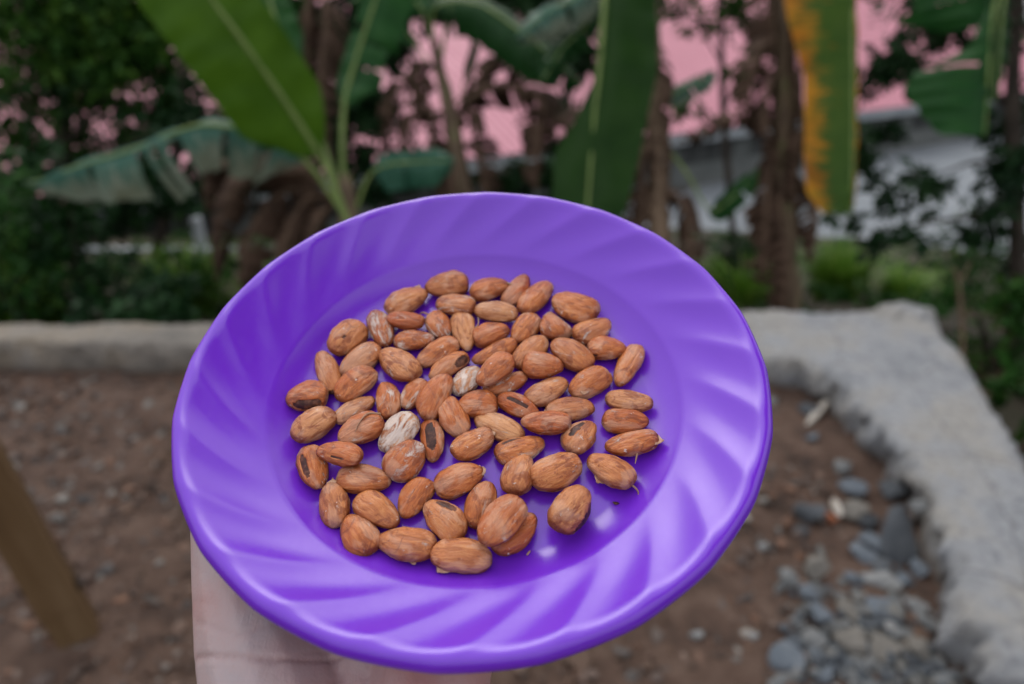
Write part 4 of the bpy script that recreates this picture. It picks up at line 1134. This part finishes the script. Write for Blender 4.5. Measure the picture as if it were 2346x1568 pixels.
BEANS = [  # x mm, y mm, lift mm, heading deg, half length mm, half width mm, tone, bloom, label
    (1, -17.0, 68.6, 0, 14, 10.9, 7.2, 0.1, 0, "topmost tan cocoa bean, egg-shaped with its point to the left"),
    (2, -36.3, 57.6, 0, 34, 11.1, 7.1, 0.15, 0, "tan cocoa bean with a sunken crease, left of the topmost bean"),
    (3, -46.7, 39.9, 0, -69, 11.6, 5.8, -0.2, 0.55, "cocoa bean with clear silvery film, upper left, beside a small reddish bean"),
    (4, -34.9, 43.0, 2.5, -7, 9.2, 4.9, -0.7, 0, "small reddish cocoa bean overlapping the creased bean at upper left"),
    (5, -11.6, 54.1, 0, -9, 9.9, 6.8, 0.2, 0.35, "tan cocoa bean with white flake just below the topmost bean"),
    (6, -19.0, 41.6, 0, -66, 9.1, 5.6, -0.25, 0.4, "short stubby cocoa bean with a loose fibre at its left, upper middle"),
    (7, -7.0, 37.8, 0, -78, 12.9, 5.3, 0.5, 0, "pale upright cocoa bean tapering downward, upper middle of the heap"),
    (8, -29.9, 31.8, 0, 2, 9.5, 5.8, -0.3, 0.45, "wrinkled brown cocoa bean with silvery sheen below the small reddish bean"),
    (9, -61.4, 33.1, 0, 64, 10.7, 7.8, 0.15, 0, "large rounded cocoa bean with a dark pit, against the upper left plate wall"),
    (10, -53.2, 20.1, 0, 51, 10.9, 6.3, 0.3, 0.1, "tan cocoa bean with brown smear just below the large rounded bean at left"),
    (11, -35.1, 16.8, 0, -46, 12.2, 6.9, 0.3, 0, "broad pale cocoa bean with a ring-shaped scar at its lower end"),
    (12, -18.3, 23.9, 0, 37, 10.9, 5.9, -0.2, 0, "smooth brown slanting cocoa bean just above the split bean near the centre"),
    (13, -12.8, 15.9, 0, 41, 10.4, 5.1, -0.1, 0, "split cocoa bean with dark kernel showing at its right end, upper centre"),
    (14, -67.1, 13.4, 0, -65, 13.2, 5.0, 0.2, 0, "narrow upright cocoa bean with dark lower tip near the left edge"),
    (15, -53.2, 5.7, 0, 53, 10.8, 6.7, -0.2, 0.2, "cocoa bean mottled with dark brown patches, left side of the heap"),
    (16, -73.3, -1.1, 0, 6, 8.9, 7.1, -0.35, 0.15, "leftmost cocoa bean, dark kernel exposed along its lower side"),
    (17, -51.9, -7.5, 0, 39, 9.6, 4.6, 0.3, 0, "slim tan slanting cocoa bean just above the fibre-streaked bean at left"),
    (18, -38.1, -2.8, 0, -77, 10.0, 5.2, -0.3, 0.3, "upright oval cocoa bean with a pale bloom patch, left of the small flaky bean"),
    (19, -26.9, 0.2, 0, 69, 8.6, 5.0, -0.1, 0.4, "small cocoa bean with two white flakes, left of the large plain upright bean"),
    (20, -17.0, -3.4, 2, 72, 12.1, 6.3, -0.25, 0, "large plain brown upright cocoa bean just left of the heap's centre"),
    (21, -4.3, 7.0, 0, 59, 8.8, 5.5, 0.5, 1, "white-crusted cocoa bean in the centre, half hidden under a brown bean"),
    (22, -8.8, -13.3, 1, -68, 11.1, 5.9, -0.25, 0, "plain brown cocoa bean leaning against the large plain upright bean"),
    (23, 1.2, -7.0, 0, 2, 8.5, 6.8, -0.35, 0.12, "dark brown cocoa bean with small white scabs at the centre, partly hidden"),
    (24, 4.7, 65.0, 0, 30, 10.2, 7.1, 0, 0, "tan striped cocoa bean directly right of the topmost bean"),
    (25, 18.1, 64.9, 0, 62, 11.0, 5.2, -0.6, 0, "slim dark red-brown cocoa bean wedged between two beans at the top"),
    (26, 27.7, 59.2, 0, 58, 12.7, 6.2, 0, 0.25, "long slanting cocoa bean with a white upper tip at the top right"),
    (27, 8.0, 48.2, 1.5, -12, 10.8, 5.3, 0.6, 0.1, "pale flat cocoa bean with a dark underside, upper middle"),
    (28, 46.0, 51.0, 0, -32, 12.3, 7.8, 0, 0.08, "large cocoa bean at the top right, pointed at its left end"),
    (29, 35.9, 39.0, 0, -60, 8.7, 6.4, -0.3, 0.5, "hook-shaped cocoa bean with silvery bloom below the large top right bean"),
    (30, 53.8, 35.7, 0, 32, 10.1, 6.4, 0.2, 0.4, "cocoa bean with pale streaks and a dark spot at the upper right edge"),
    (31, 5.9, 34.2, 0, 27, 9.0, 6.8, -0.4, 0.2, "orange-tinted cocoa bean with thin white lines, upper middle of the heap"),
    (32, 22.1, 38.1, 0, 61, 10.3, 5.8, 0, 0, "oval cocoa bean with a round dark scar near its top, upper middle"),
    (33, 59.2, 24.2, 0, -3, 8.7, 6.5, -0.05, 0.1, "brown cocoa bean with a dark nick, below the pale-streaked bean at right"),
    (34, 8.2, 23.1, 1, 32, 11.4, 4.6, -0.1, 0, "narrow long slanting cocoa bean in the upper centre of the heap"),
    (35, 24.4, 22.8, 0, 54, 10.8, 6.2, 0.1, 0, "tan cocoa bean half hidden behind the yellowish-brown pointed bean"),
    (36, 42.9, 20.7, 0, -47, 11.5, 7.3, 0.15, 0.2, "big oval cocoa bean with a white upper edge, right of the heap's centre"),
    (37, 8.4, 8.6, 5, 49, 10.3, 6.0, -0.25, 0.06, "brown cocoa bean lying on top of the white-crusted bean, centre"),
    (38, 29.6, 13.0, 2, -8, 9.1, 6.5, -0.3, 0, "yellowish-brown cocoa bean pointed at its right end, right of centre"),
    (39, 68.0, 14.6, 0, 65, 13.0, 5.2, -0.1, 0, "long upright cocoa bean with a reddish blotch at the right edge"),
    (40, 13.1, 5.1, 0, 24, 10.3, 5.0, -0.35, 0.5, "reddish cocoa bean with a white patch, tucked under the brown centre bean"),
    (41, 50.0, 4.3, 0, 36, 10.6, 6.3, -0.1, 0.2, "cocoa bean with a loose white flake at its lower left, right of centre"),
    (42, 30.8, -0.1, 0, 33, 10.5, 6.2, 0.25, 0, "tan cocoa bean with fanned stripes just below the yellowish-brown bean"),
    (43, 18.6, -8.5, 2, -32, 10.0, 4.6, -0.6, 0.1, "reddish cocoa bean split by a dark slit along its back, centre"),
    (44, 40.4, -9.7, 0, 6, 10.4, 5.6, 0.2, 0, "tan cocoa bean with torn curled skin at its left end, right of centre"),
    (45, 65.9, -5.7, 0, -10, 9.9, 5.3, 0.5, 0.1, "light oval cocoa bean, uppermost of three lying level at the right edge"),
    (46, 63.2, -16.0, 0, 1, 9.7, 5.2, -0.4, 0.1, "reddish cocoa bean, middle one of three lying level at the right edge"),
    (47, 30.0, -17.9, 2.5, -3, 10.3, 5.5, -0.5, 0.05, "reddish-brown level cocoa bean just below the bean with torn curled skin"),
    (48, 43.8, -23.7, 0, 55, 8.9, 6.0, 0.15, 0, "cocoa bean with dark kernel showing on its upper face, right of centre"),
    (49, 64.7, -27.1, 0, 13, 11.2, 5.7, -0.1, 0.1, "bean with a torn flap at its right end, lowest of three at right edge"),
    (50, 10.3, -18.3, 0, -31, 11.5, 5.7, 0.75, 0.15, "very pale cocoa bean lying among brown beans just below the centre"),
    (51, 0.2, -27.4, 1.5, 33, 9.5, 5.9, 0, 0.15, "brown cocoa bean with a pale torn right end below the very pale bean"),
    (52, 19.1, -29.6, 0, 19, 10.4, 5.8, -0.1, 0.3, "cocoa bean with dark upper edge and white right end, lower centre"),
    (53, 18.7, -40.8, 1, 76, 10.1, 5.9, 0.1, 0.2, "egg-shaped cocoa bean pointing up with one glossy white spot, lower centre"),
    (54, 33.3, -41.0, 1, 29, 11.0, 6.9, 0.1, 0.05, "large smooth cocoa bean with a dark gap underneath, lower right"),
    (55, 54.7, -40.1, 0, -37, 10.1, 6.6, 0.25, 0.1, "striped cocoa bean with a thin tail at its lower end, lower right"),
    (56, 38.0, -58.1, 1.5, 55, 10.2, 6.8, 0.3, 0.08, "cocoa bean with a flat tan face and dark side, alone at lower right"),
    (57, 12.3, -63.9, 6.5, 54, 11.1, 6.9, -0.3, 0.3, "large flat cocoa bean with bluish sheen resting on another, bottom of the heap"),
    (58, 16.6, -66.0, 0, 36, 10.0, 6.1, -0.5, 0, "reddish cocoa bean tucked beneath the large flat bluish-sheened bean"),
    (59, 4.0, -54.0, 0, 75, 9.8, 5.5, -0.1, 0.25, "upright brown cocoa bean with a pale top, left of the large flat bean"),
    (60, -4.9, -43.4, 0, 28, 10.1, 6.2, -0.25, 0.15, "plump cocoa bean with a ragged right end, lower centre of the heap"),
    (61, -2.6, -74.8, 0, -5, 11.2, 6.2, 0.1, 0.1, "bottommost cocoa bean with a torn pulp flap at its lower left"),
    (62, -67.6, -16.3, 0, 50, 9.8, 7.4, 0.45, 0.15, "yellowish cocoa bean with wrinkled film just below the leftmost bean"),
    (63, -47.0, -19.7, 1, 31, 9.8, 7.0, -0.3, 0.25, "brown cocoa bean with a long fibre and white streak across it, left side"),
    (64, -31.2, -20.6, 0, 61, 10.3, 6.8, 0.55, 0.95, "cocoa bean with broad white streaks, left of the bean with a dark groove"),
    (65, -17.2, -23.7, 0, -79, 10.4, 4.8, -0.4, 0, "small upright cocoa bean with a dark grooved kernel open on top"),
    (66, -26.9, -34.5, 0, 61, 9.5, 7.4, -0.3, 0.5, "cocoa bean with white bloom on its left, just below the white-streaked bean"),
    (67, -52.8, -33.3, 5, -16, 9.8, 5.0, -0.35, 0.2, "cocoa bean with a small dark nick lying across another at the left edge"),
    (68, -63.7, -36.5, 0, -68, 10.3, 5.7, -0.3, 0.3, "peeled cocoa bean with grey film under the crosswise bean at the left edge"),
    (69, -42.6, -42.4, 0, -5, 10.6, 6.0, 0, 0, "plain smooth oval cocoa bean lying level, lower left of the heap"),
    (70, -21.6, -50.7, 0, 63, 9.0, 5.5, -0.3, 0.2, "cocoa bean with dark upper tip and silvery patch, between oval and plump beans"),
    (71, -52.6, -53.3, 0, -73, 9.5, 5.5, 0.1, 0.25, "pale-bellied upright cocoa bean with a ragged top at the lower left edge"),
    (72, -35.4, -56.0, 0, -36, 10.3, 6.0, 0.25, 0, "cocoa bean with a dark blotch and an embossed ridge, lower left"),
    (73, -40.8, -65.9, 0, -51, 9.1, 6.1, -0.15, 0.15, "nearly round cocoa bean at the lower left end of the heap"),
    (74, -22.8, -69.8, 0, -9, 11.0, 6.1, 0.15, 0.1, "large level cocoa bean with cracked glossy film, second lowest in the heap"),
    (75, -9.6, -60.7, 0, -46, 10.0, 6.2, 0.15, 0.1, "cocoa bean with a bare dark red patch at its upper right, lower centre"),
]

# kernels laid bare, and shade under some beans as dark patches: bean number -> (direction on the bean, extent along, extent across)
KERN_SHADE = {13: ((.62, -.6, .55), .55, .5), 14: ((.9, -.1, -.1), .45, .6), 16: ((.2, -.84, .42), .85, .5), 27: ((.25, -.9, -.12), .9, .42), 43: ((-.05, .1, 1), .85, .26),
        48: ((.18, .35, .92), .75, .36), 52: ((-.3, .62, .75), .7, .26), 54: ((.15, -.93, -.05), .8, .32), 56: ((.1, -.95, .1), 1.0, .62), 65: ((0, .0, 1), .8, .55), 68: ((.05, -.6, .75), .65, .36), 75: ((-.4, .7, .65), .55, .42), 33: ((-.6, -.7, .2), .2, .16), 67: ((.1, -.65, .65), .3, .14), 9: ((-.3, -.1, .95), .13, .13)}
SHAPE = {1: (.22, 0), 7: (-.25, 0), 9: (.1, 0), 28: (.2, .1), 29: (.3, .45), 38: (-.3, 0), 53: (-.32, 0), 55: (.18, 0), 34: (.15, .25), 20: (-.05, -.2), 57: (.08, 0), 36: (.1, 0), 50: (.1, 0), 11: (.12, 0)}
FLAP = {49: (.9, -.45, .2, .004), 61: (-.55, -.85, -.2, .0045), 74: (.35, -.9, -.4, .004), 55: (-.1, -.95, -.3, .0045), 60: (.98, -.1, .2, .003), 71: (-.97, .2, .2, .0035), 44: (-.9, -.2, .3, .004), 51: (.95, 0, .2, .003), 2: (.8, .5, .3, .003), 41: (-.6, -.5, .6, .003)}
FIBRE = {6: [(-.9, -.4, .3), (-1.2, -.8, .3), (-1.2, -1.3, -.3)], 55: [(.95, -.1, 0), (1.25, -.1, -.3), (1.4, -.35, -.6)], 63: [(1.0, .2, .5), (.5, .3, 1.05), (.0, -.1, 1.1), (-.3, -.5, .95)], 49: [(.0, -.95, .0), (-.1, -1.3, -.2), (-.2, -1.6, -.5)], 24: [(.8, -.4, .5), (1.1, -.9, .2), (1.1, -1.3, -.4)], 7: [(.1, 1, .2), (-.1, 1.35, .3), (-.35, 1.45, .5)]}

def bean_point(th, ps, a, b, c, taper, bend, seed, scale=1.0, lumps=1.0):
    x = math.cos(th)
    s = max(0, math.sin(th)) ** .86
    wdt = s * (1 + taper * x)
    y, z = math.cos(ps) * wdt, math.sin(ps) * wdt
    if z < 0: z *= .86
    q = Vector((x * a, y * b + bend * b * (x * x - .4), z * c)) * scale
    n = Vector((x, y, z))
    d = .085 * noise.noise(n * 1.4 + Vector((seed * 3.1, 0, 0))) + .05 * noise.noise(n * 3.2 + Vector((0, seed * 1.7, 0)))
    d += lumps * .045 * noise.noise(Vector((x * 2.2, ps and math.cos(ps) * 5.5, math.sin(ps) * 5.5)) + Vector((seed, seed * .3, 0)))     # lengthwise wrinkles
    d += lumps * .034 * (1 - abs(noise.noise(Vector((x * 1.6 + 9, math.cos(ps) * 3.1, math.sin(ps) * 3.1 + seed)))) * 2.5) * .6
    return q + Vector((n.x * a * .35, n.y * b, n.z * c)) * d

def bean_mesh(name, a, b, c, taper, bend, seed, scale=1.0, kern=None, lumps=1.0, nt=48, npz=64):
    V = [bean_point(0, 0, a, b, c, taper, bend, seed, scale, 0)]
    U = [Vector((1, 0, 0))]
    for i in range(1, nt):
        th = math.pi * i / nt
        for j in range(npz):
            ps = 2 * math.pi * j / npz
            V.append(bean_point(th, ps, a, b, c, taper, bend, seed, scale, lumps))
            U.append(Vector((math.cos(th), math.sin(th) * math.cos(ps), math.sin(th) * math.sin(ps))))
    V.append(bean_point(math.pi, 0, a, b, c, taper, bend, seed, scale, 0)); U.append(Vector((-1, 0, 0)))
    F = []
    for j in range(npz):
        j2 = (j + 1) % npz
        F.append((0, 1 + j, 1 + j2))
        for i in range(nt - 2):
            F.append((1 + i * npz + j, 1 + (i + 1) * npz + j, 1 + (i + 1) * npz + j2, 1 + i * npz + j2))
        F.append((1 + (nt - 2) * npz + j, len(V) - 1, 1 + (nt - 2) * npz + j2))
    if kern:
        d, ex, ey = kern
        d = Vector(d).normalized()
        def inside(u):
            if u.dot(d) < .15: return False
            r = u - d
            ax = r.x / ex
            r2 = Vector((0, r.y, r.z)).length / ey
            return ax * ax + r2 * r2 < 1 + .35 * noise.noise(u * 2.5 + Vector((seed, 0, 0)))
        hit = [inside(u) for u in U]
        F = [f for f in F if sum(hit[v] for v in f) < len(f) * .75]
    me = bpy.data.meshes.new(name)
    me.from_pydata([tuple(v) for v in V], [], [tuple(reversed(f)) for f in F])
    at = me.attributes.new('edge', 'FLOAT', 'POINT')
    at.data.foreach_set('value', [min(1, 1.15 * math.exp(-((u.z - .05) / .26) ** 2) + .8 * max(0, abs(u.x) - .86) / .14) for u in U])
    bm = bmesh.new(); bm.from_mesh(me)
    for v in [v for v in bm.verts if not v.link_faces]: bm.verts.remove(v)
    if kern:                                   # give the torn skin its thickness
        bnd = [e for e in bm.edges if e.is_boundary]
        ex_ = bmesh.ops.extrude_edge_only(bm, edges=bnd)
        for g in ex_['geom']:
            if isinstance(g, bmesh.types.BMVert): g.co *= .90
    bmesh.ops.recalc_face_normals(bm, faces=bm.faces)
    bm.to_mesh(me); bm.free()
    me.polygons.foreach_set('use_smooth', [True] * len(me.polygons))
    return me

for (num, x, y, lift, head, la, lb, tone, bloom, lab) in BEANS:
    a, b = la * .00102, lb * .00105
    c = min(b * .62, .005)
    rg = random.Random(num * 13)
    tp, bd = SHAPE.get(num, (rg.choice((-1, 1)) * rg.uniform(.06, .24), rg.uniform(-.16, .16)))
    if num in (56,): c *= 1.25
    if num in (57,): c *= .72
    # the well wall lifts beans that lie at its foot
    rr = math.hypot(x, y) * .001
    up = .0012 + c * .86 + lift * .001
    mtx = PM @ Matrix.Translation((x * .001, y * .001, up - .0006)) @ Matrix.Rotation(R(head), 4, 'Z') @ Matrix.Rotation(R(rg.uniform(-14, 14)), 4, 'X') @ Matrix.Rotation(R(rg.uniform(-4, 4)), 4, 'Y')
    if num == 57: mtx = mtx @ Matrix.Rotation(R(10), 4, 'X')
    o = link('cocoa_bean', bean_mesh('cocoa_bean', a, b, c, tp, bd, num * 1.37, kern=KERN_SHADE.get(num)), M['bean'], None, mtx)
    tag(o, lab, 'cocoa bean', 'cocoa beans on the plate')
    o['tone'] = max(-1.0, min(1.0, tone * 1.5 + rg.uniform(-.15, .15))); o['bloom'] = float(min(1, max(bloom * 1.2, .2)))
    if num in KERN_SHADE:
        k_ = link('kernel', bean_mesh('kernel', a, b, c, tp, bd, num * 1.37, scale=.945, lumps=.7, nt=22, npz=28), M['kernel'], o, Matrix())
        k_['label'] = 'dark bare kernel showing through the torn skin, on some beans standing for shade'
    if num in FLAP:
        fx, fy, fz, fs = FLAP[num]
        ctr = Vector((fx * a, fy * b * .9, fz * c)); out = Vector((fx, fy, -.15)).normalized()
        sd_ = out.cross(Vector((0, 0, 1))).normalized()
        V, F = [], []
        for i in range(5):
            for j in range(5):
                t_, s_ = i / 4, (j / 4 - .5) * 2
                wv = noise.noise(Vector((i * .7, j * .7, num)))
                V.append(ctr + out * (fs * (t_ - .5) * (1 - .3 * s_ * s_ + .3 * wv)) + sd_ * (s_ * fs * .75 * (1 - .75 * t_ * t_ + .25 * wv)) + Vector((0, 0, fs * (.2 * wv + .1 * t_))))
        for i in range(4):
            for j in range(4): F.append((i * 5 + j, i * 5 + j + 1, i * 5 + 6 + j, i * 5 + 5 + j))
        fo = mesh_obj('skin_flap', V, F, M['film'], o, matrix=Matrix())
        sm = fo.modifiers.new('thickness', 'SOLIDIFY'); sm.thickness = .00025
    if num in FIBRE:
        pts = [Vector((q[0] * a, q[1] * b, q[2] * c)) for q in FIBRE[num]]
        tv, tf = tube(pts, [.0005, .00035, .00015], seg=6, n=14)
        mesh_obj('fibre', tv, tf, M['fibre'], o, matrix=Matrix())

# crumbs and husk specks on the plate
def crumb(label, x, y, z, l, wd, head, mat, seed):
    me = stone_mesh(l, wd, wd * .5, seed, 12, .3); me.name = 'husk_crumb'
    for p in me.polygons: p.use_smooth = True
    o = link('husk_crumb', me, mat, None, PM @ Matrix.Translation((x, y, z)) @ Matrix.Rotation(R(head), 4, 'Z'))
    tag(o, label, 'crumb', 'husk crumbs on the plate')
for k, (lab, pxs, hd, l, wd, mt) in enumerate([
    ('dark brown husk crumb on the bare plate floor at lower right', (1411, 1153), 0, .0017, .0007, 'kernel'),
    ('tiny straw-coloured splinter below the reddish bean at the bottom', (1211, 1267), 50, .0013, .0004, 'film'),
    ('dark speck at the top right edge of the well', (1316, 632), 0, .0005, .0004, 'kernel')]):
    q = P(pxs[0], pxs[1], 1.0) - Vector((0, 0, CAM_Z))
    o_ = Vector((0, 0, CAM_Z))
    hgt = .0009 if k < 2 else .0035
    pp = PO + PN * hgt
    s_ = (pp - o_).dot(PN) / q.dot(PN)
    lc = PM.inverted() @ (o_ + q * s_)
    crumb(lab, lc.x, lc.y, lc.z, l, wd, hd, M[mt], 500 + k)


# ------------------------------------------------------------------ the hand under the plate
def skin_mat():
    m, t, b = new_mat('skin')
    co = nd(t, 'ShaderNodeTexCoord').outputs['Object']
    n = nd(t, 'ShaderNodeTexNoise', i_Scale=17, i_Detail=8, i_Roughness=.6)
    t.links.new(co, n.inputs['Vector'])
    t.links.new(ramp(t, [(.32, (.42, .235, .22)), (.45, (.44, .305, .295)), (.58, (.43, .345, .345)), (.7, (.36, .34, .365))], n.outputs[0]), b.inputs['Base Color'])
    sp = nd(t, 'ShaderNodeSeparateXYZ'); t.links.new(co, sp.inputs[0])       # pinker heel of the palm
    mr = nd(t, 'ShaderNodeMapRange'); mr.inputs[1].default_value = -.095; mr.inputs[2].default_value = -.02; mr.inputs[4].default_value = .75
    t.links.new(sp.outputs[0], mr.inputs[0])
    mk = nd(t, 'ShaderNodeMix', data_type='RGBA', blend_type='MULTIPLY')
    t.links.new(mr.outputs[0], mk.inputs[0]); t.links.new(b.inputs['Base Color'].links[0].from_socket, mk.inputs[6]); mk.inputs[7].default_value = (.98, .72, .72, 1)
    t.links.new(mk.outputs[2], b.inputs['Base Color'])
    cr = nd(t, 'ShaderNodeAttribute', attribute_name='crease').outputs['Fac']
    src = b.inputs['Base Color'].links[0].from_socket
    mc = nd(t, 'ShaderNodeMix', data_type='RGBA')
    t.links.new(cr, mc.inputs[0]); t.links.new(src, mc.inputs[6]); mc.inputs[7].default_value = (.30, .13, .11, 1)
    t.links.new(mc.outputs[2], b.inputs['Base Color'])
    b.inputs['Roughness'].default_value = .45
    b.inputs['Subsurface Weight'].default_value = .15
    b.inputs['Subsurface Radius'].default_value = (.006, .0025, .0015)
    b.inputs['Subsurface Scale'].default_value = 1.0
    mp = nd(t, 'ShaderNodeMapping'); mp.inputs['Scale'].default_value = (420, 110, 200); mp.inputs['Rotation'].default_value = (0, 0, -1.0)
    t.links.new(co, mp.inputs[0])
    v = nd(t, 'ShaderNodeTexNoise', i_Scale=1, i_Detail=5, i_Roughness=.6, i_Distortion=.8)
    t.links.new(mp.outputs[0], v.inputs['Vector'])
    vo = nd(t, 'ShaderNodeTexVoronoi', i_Scale=520.0, feature='DISTANCE_TO_EDGE')
    t.links.new(co, vo.inputs['Vector'])
    ad = nd(t, 'ShaderNodeMath', operation='MULTIPLY_ADD'); ad.inputs[1].default_value = .4
    t.links.new(vo.outputs['Distance'], ad.inputs[0]); t.links.new(v.outputs[0], ad.inputs[2])
    bp = nd(t, 'ShaderNodeBump', i_Strength=.5, i_Distance=.0006)
    t.links.new(ad.outputs[0], bp.inputs['Height']); t.links.new(bp.outputs[0], b.inputs['Normal'])
    return m
M['skin'] = skin_mat()
BONES = [  # chains of (u, v, w, radius) in the plate's own frame, metres
    [(-.035, -.40, -.150, .044), (-.038, -.26, -.095, .036), (-.040, -.175, -.054, .027), (-.042, -.140, -.042, .024)],
    [(-.020, -.40, -.152, .042), (-.022, -.26, -.096, .034), (-.024, -.175, -.055, .026), (-.020, -.140, -.043, .023)],
    [(-.055, -.175, -.054, .022), (-.062, -.140, -.040, .024), (-.070, -.116, -.034, .0265), (-.083, -.092, -.026, .0215), (-.094, -.070, -.017, .0155), (-.101, -.046, -.008, .0135), (-.103, -.024, -.004, .0118), (-.102, -.004, -.005, .0095)],   # thumb ray
    [(-.046, -.140, -.045, .021), (-.056, -.105, -.040, .018), (-.068, -.060, -.022, .014), (-.072, -.028, -.018, .0115), (-.074, .012, -.0145, .0095), (-.073, .038, -.0125, .0085), (-.070, .058, -.011, .0075)],
    [(-.036, -.140, -.045, .021), (-.040, -.105, -.041, .0175), (-.046, -.055, -.021, .014), (-.047, -.020, -.0175, .0115), (-.044, .026, -.014, .0098), (-.041, .054, -.0125, .0088), (-.039, .075, -.011, .0078)],
    [(-.022, -.140, -.042, .022), (-.020, -.105, -.033, .0185), (-.022, -.055, -.021, .0135), (-.021, -.024, -.0172, .0112), (-.013, .020, -.0135, .0092), (-.008, .046, -.012, .0083), (-.005, .066, -.011, .0074)],
    [(-.018, -.145, -.044, .020), (-.012, -.112, -.037, .0185), (-.004, -.075, -.027, .016), (.001, -.040, -.019, .0115), (.012, -.005, -.0145, .0085), (.019, .016, -.0128, .0075), (.024, .032, -.0115, .0066)],
    [(-.045, -.100, -.043, .019), (-.030, -.100, -.044, .019), (-.016, -.098, -.042, .018)],
    [(-.060, -.075, -.028, .015), (-.040, -.075, -.028, .0155), (-.020, -.075, -.028, .0155), (-.004, -.07, -.026, .015)],
    [(-.066, -.050, -.022, .0125), (-.045, -.045, -.022, .0135), (-.020, -.045, -.022, .0135), (.0, -.05, -.022, .012)],
]
bm = bmesh.new()
for ch in BONES:
    for (p, q) in zip(ch, ch[1:]):
        A, B = Vector(p[:3]), Vector(q[:3])
        n_ = max(2, int((B - A).length / (min(p[3], q[3]) * .22)))
        for k in range(n_ + 1):
            t_ = k / n_
            bmesh.ops.create_icosphere(bm, subdivisions=2, radius=p[3] * (1 - t_) + q[3] * t_, matrix=Matrix.Translation(A.lerp(B, t_)))
tmp = bpy.data.meshes.new('hand_tmp'); bm.to_mesh(tmp); bm.free()
ho = bpy.data.objects.new('hand_tmp', tmp); COL.objects.link(ho)
rm = ho.modifiers.new('remesh', 'REMESH'); rm.mode = 'VOXEL'; rm.voxel_size = .0011
s1 = ho.modifiers.new('smooth', 'SMOOTH'); s1.factor = .6; s1.iterations = 14
dg = bpy.context.evaluated_depsgraph_get()
hm = bpy.data.meshes.new_from_object(ho.evaluated_get(dg))
bpy.data.objects.remove(ho)
CREASE = [([(-97.6, -103.0), (-84.7, -105), (-71.5, -105.5), (-58.6, -104.4), (-46.2, -100.1), (-34, -93.8)], .0009, .0010),
          ([(-79.7, -98.1), (-73.8, -95.6), (-65.5, -92)], .0003, .0009), ([(-67.7, -107.2), (-59, -102.3), (-50.6, -98.5)], .0003, .0009),
          ([(-49.3, -110.3), (-45.7, -107.1), (-43.9, -101.7), (-40.2, -98.6)], .00025, .0009), ([(-98.9, -92.1), (-86.1, -96.9), (-79.6, -98.4)], .0003, .0009),
          ([(-108, -60), (-98, -66), (-88, -70)], .00012, .0009), ([(-106, -72), (-96, -78), (-84, -80)], .00012, .0009), ([(-104, -84), (-92, -88)], .00012, .0009)]
co_ = np.empty(len(hm.vertices) * 3); hm.vertices.foreach_get('co', co_); co_ = co_.reshape(-1, 3)
no_ = np.array([v.normal[:] for v in hm.vertices])
disp = np.zeros(len(co_)); crs = np.zeros(len(co_))
for pl_, amp, wd in CREASE:
    c2 = np.array([q[:] for q in spline([Vector((x * .001, y * .001, 0)) for x, y in pl_], 40)])[:, :2]
    d2 = np.min(np.linalg.norm(co_[:, None, :2] - c2[None], axis=2), axis=1) if len(co_) < 200000 else np.full(len(co_), 1)
    g_ = np.exp(-(d2 / wd) ** 2) * (no_[:, 2] > -.1)
    disp += -amp * g_; crs = np.maximum(crs, g_ * min(1, amp / .0009) * .28)
co_ += no_ * disp[:, None]
hm.vertices.foreach_set('co', co_.ravel()); hm.update()
hm.polygons.foreach_set('use_smooth', [True] * len(hm.polygons))
hm.materials.clear()
hm.attributes.new('crease', 'FLOAT', 'POINT').data.foreach_set('value', crs)
hand = link('hand', hm, M['skin'], None, PM)
tag(hand, 'bare pale left hand, palm up, holding the violet plate from below', 'hand')
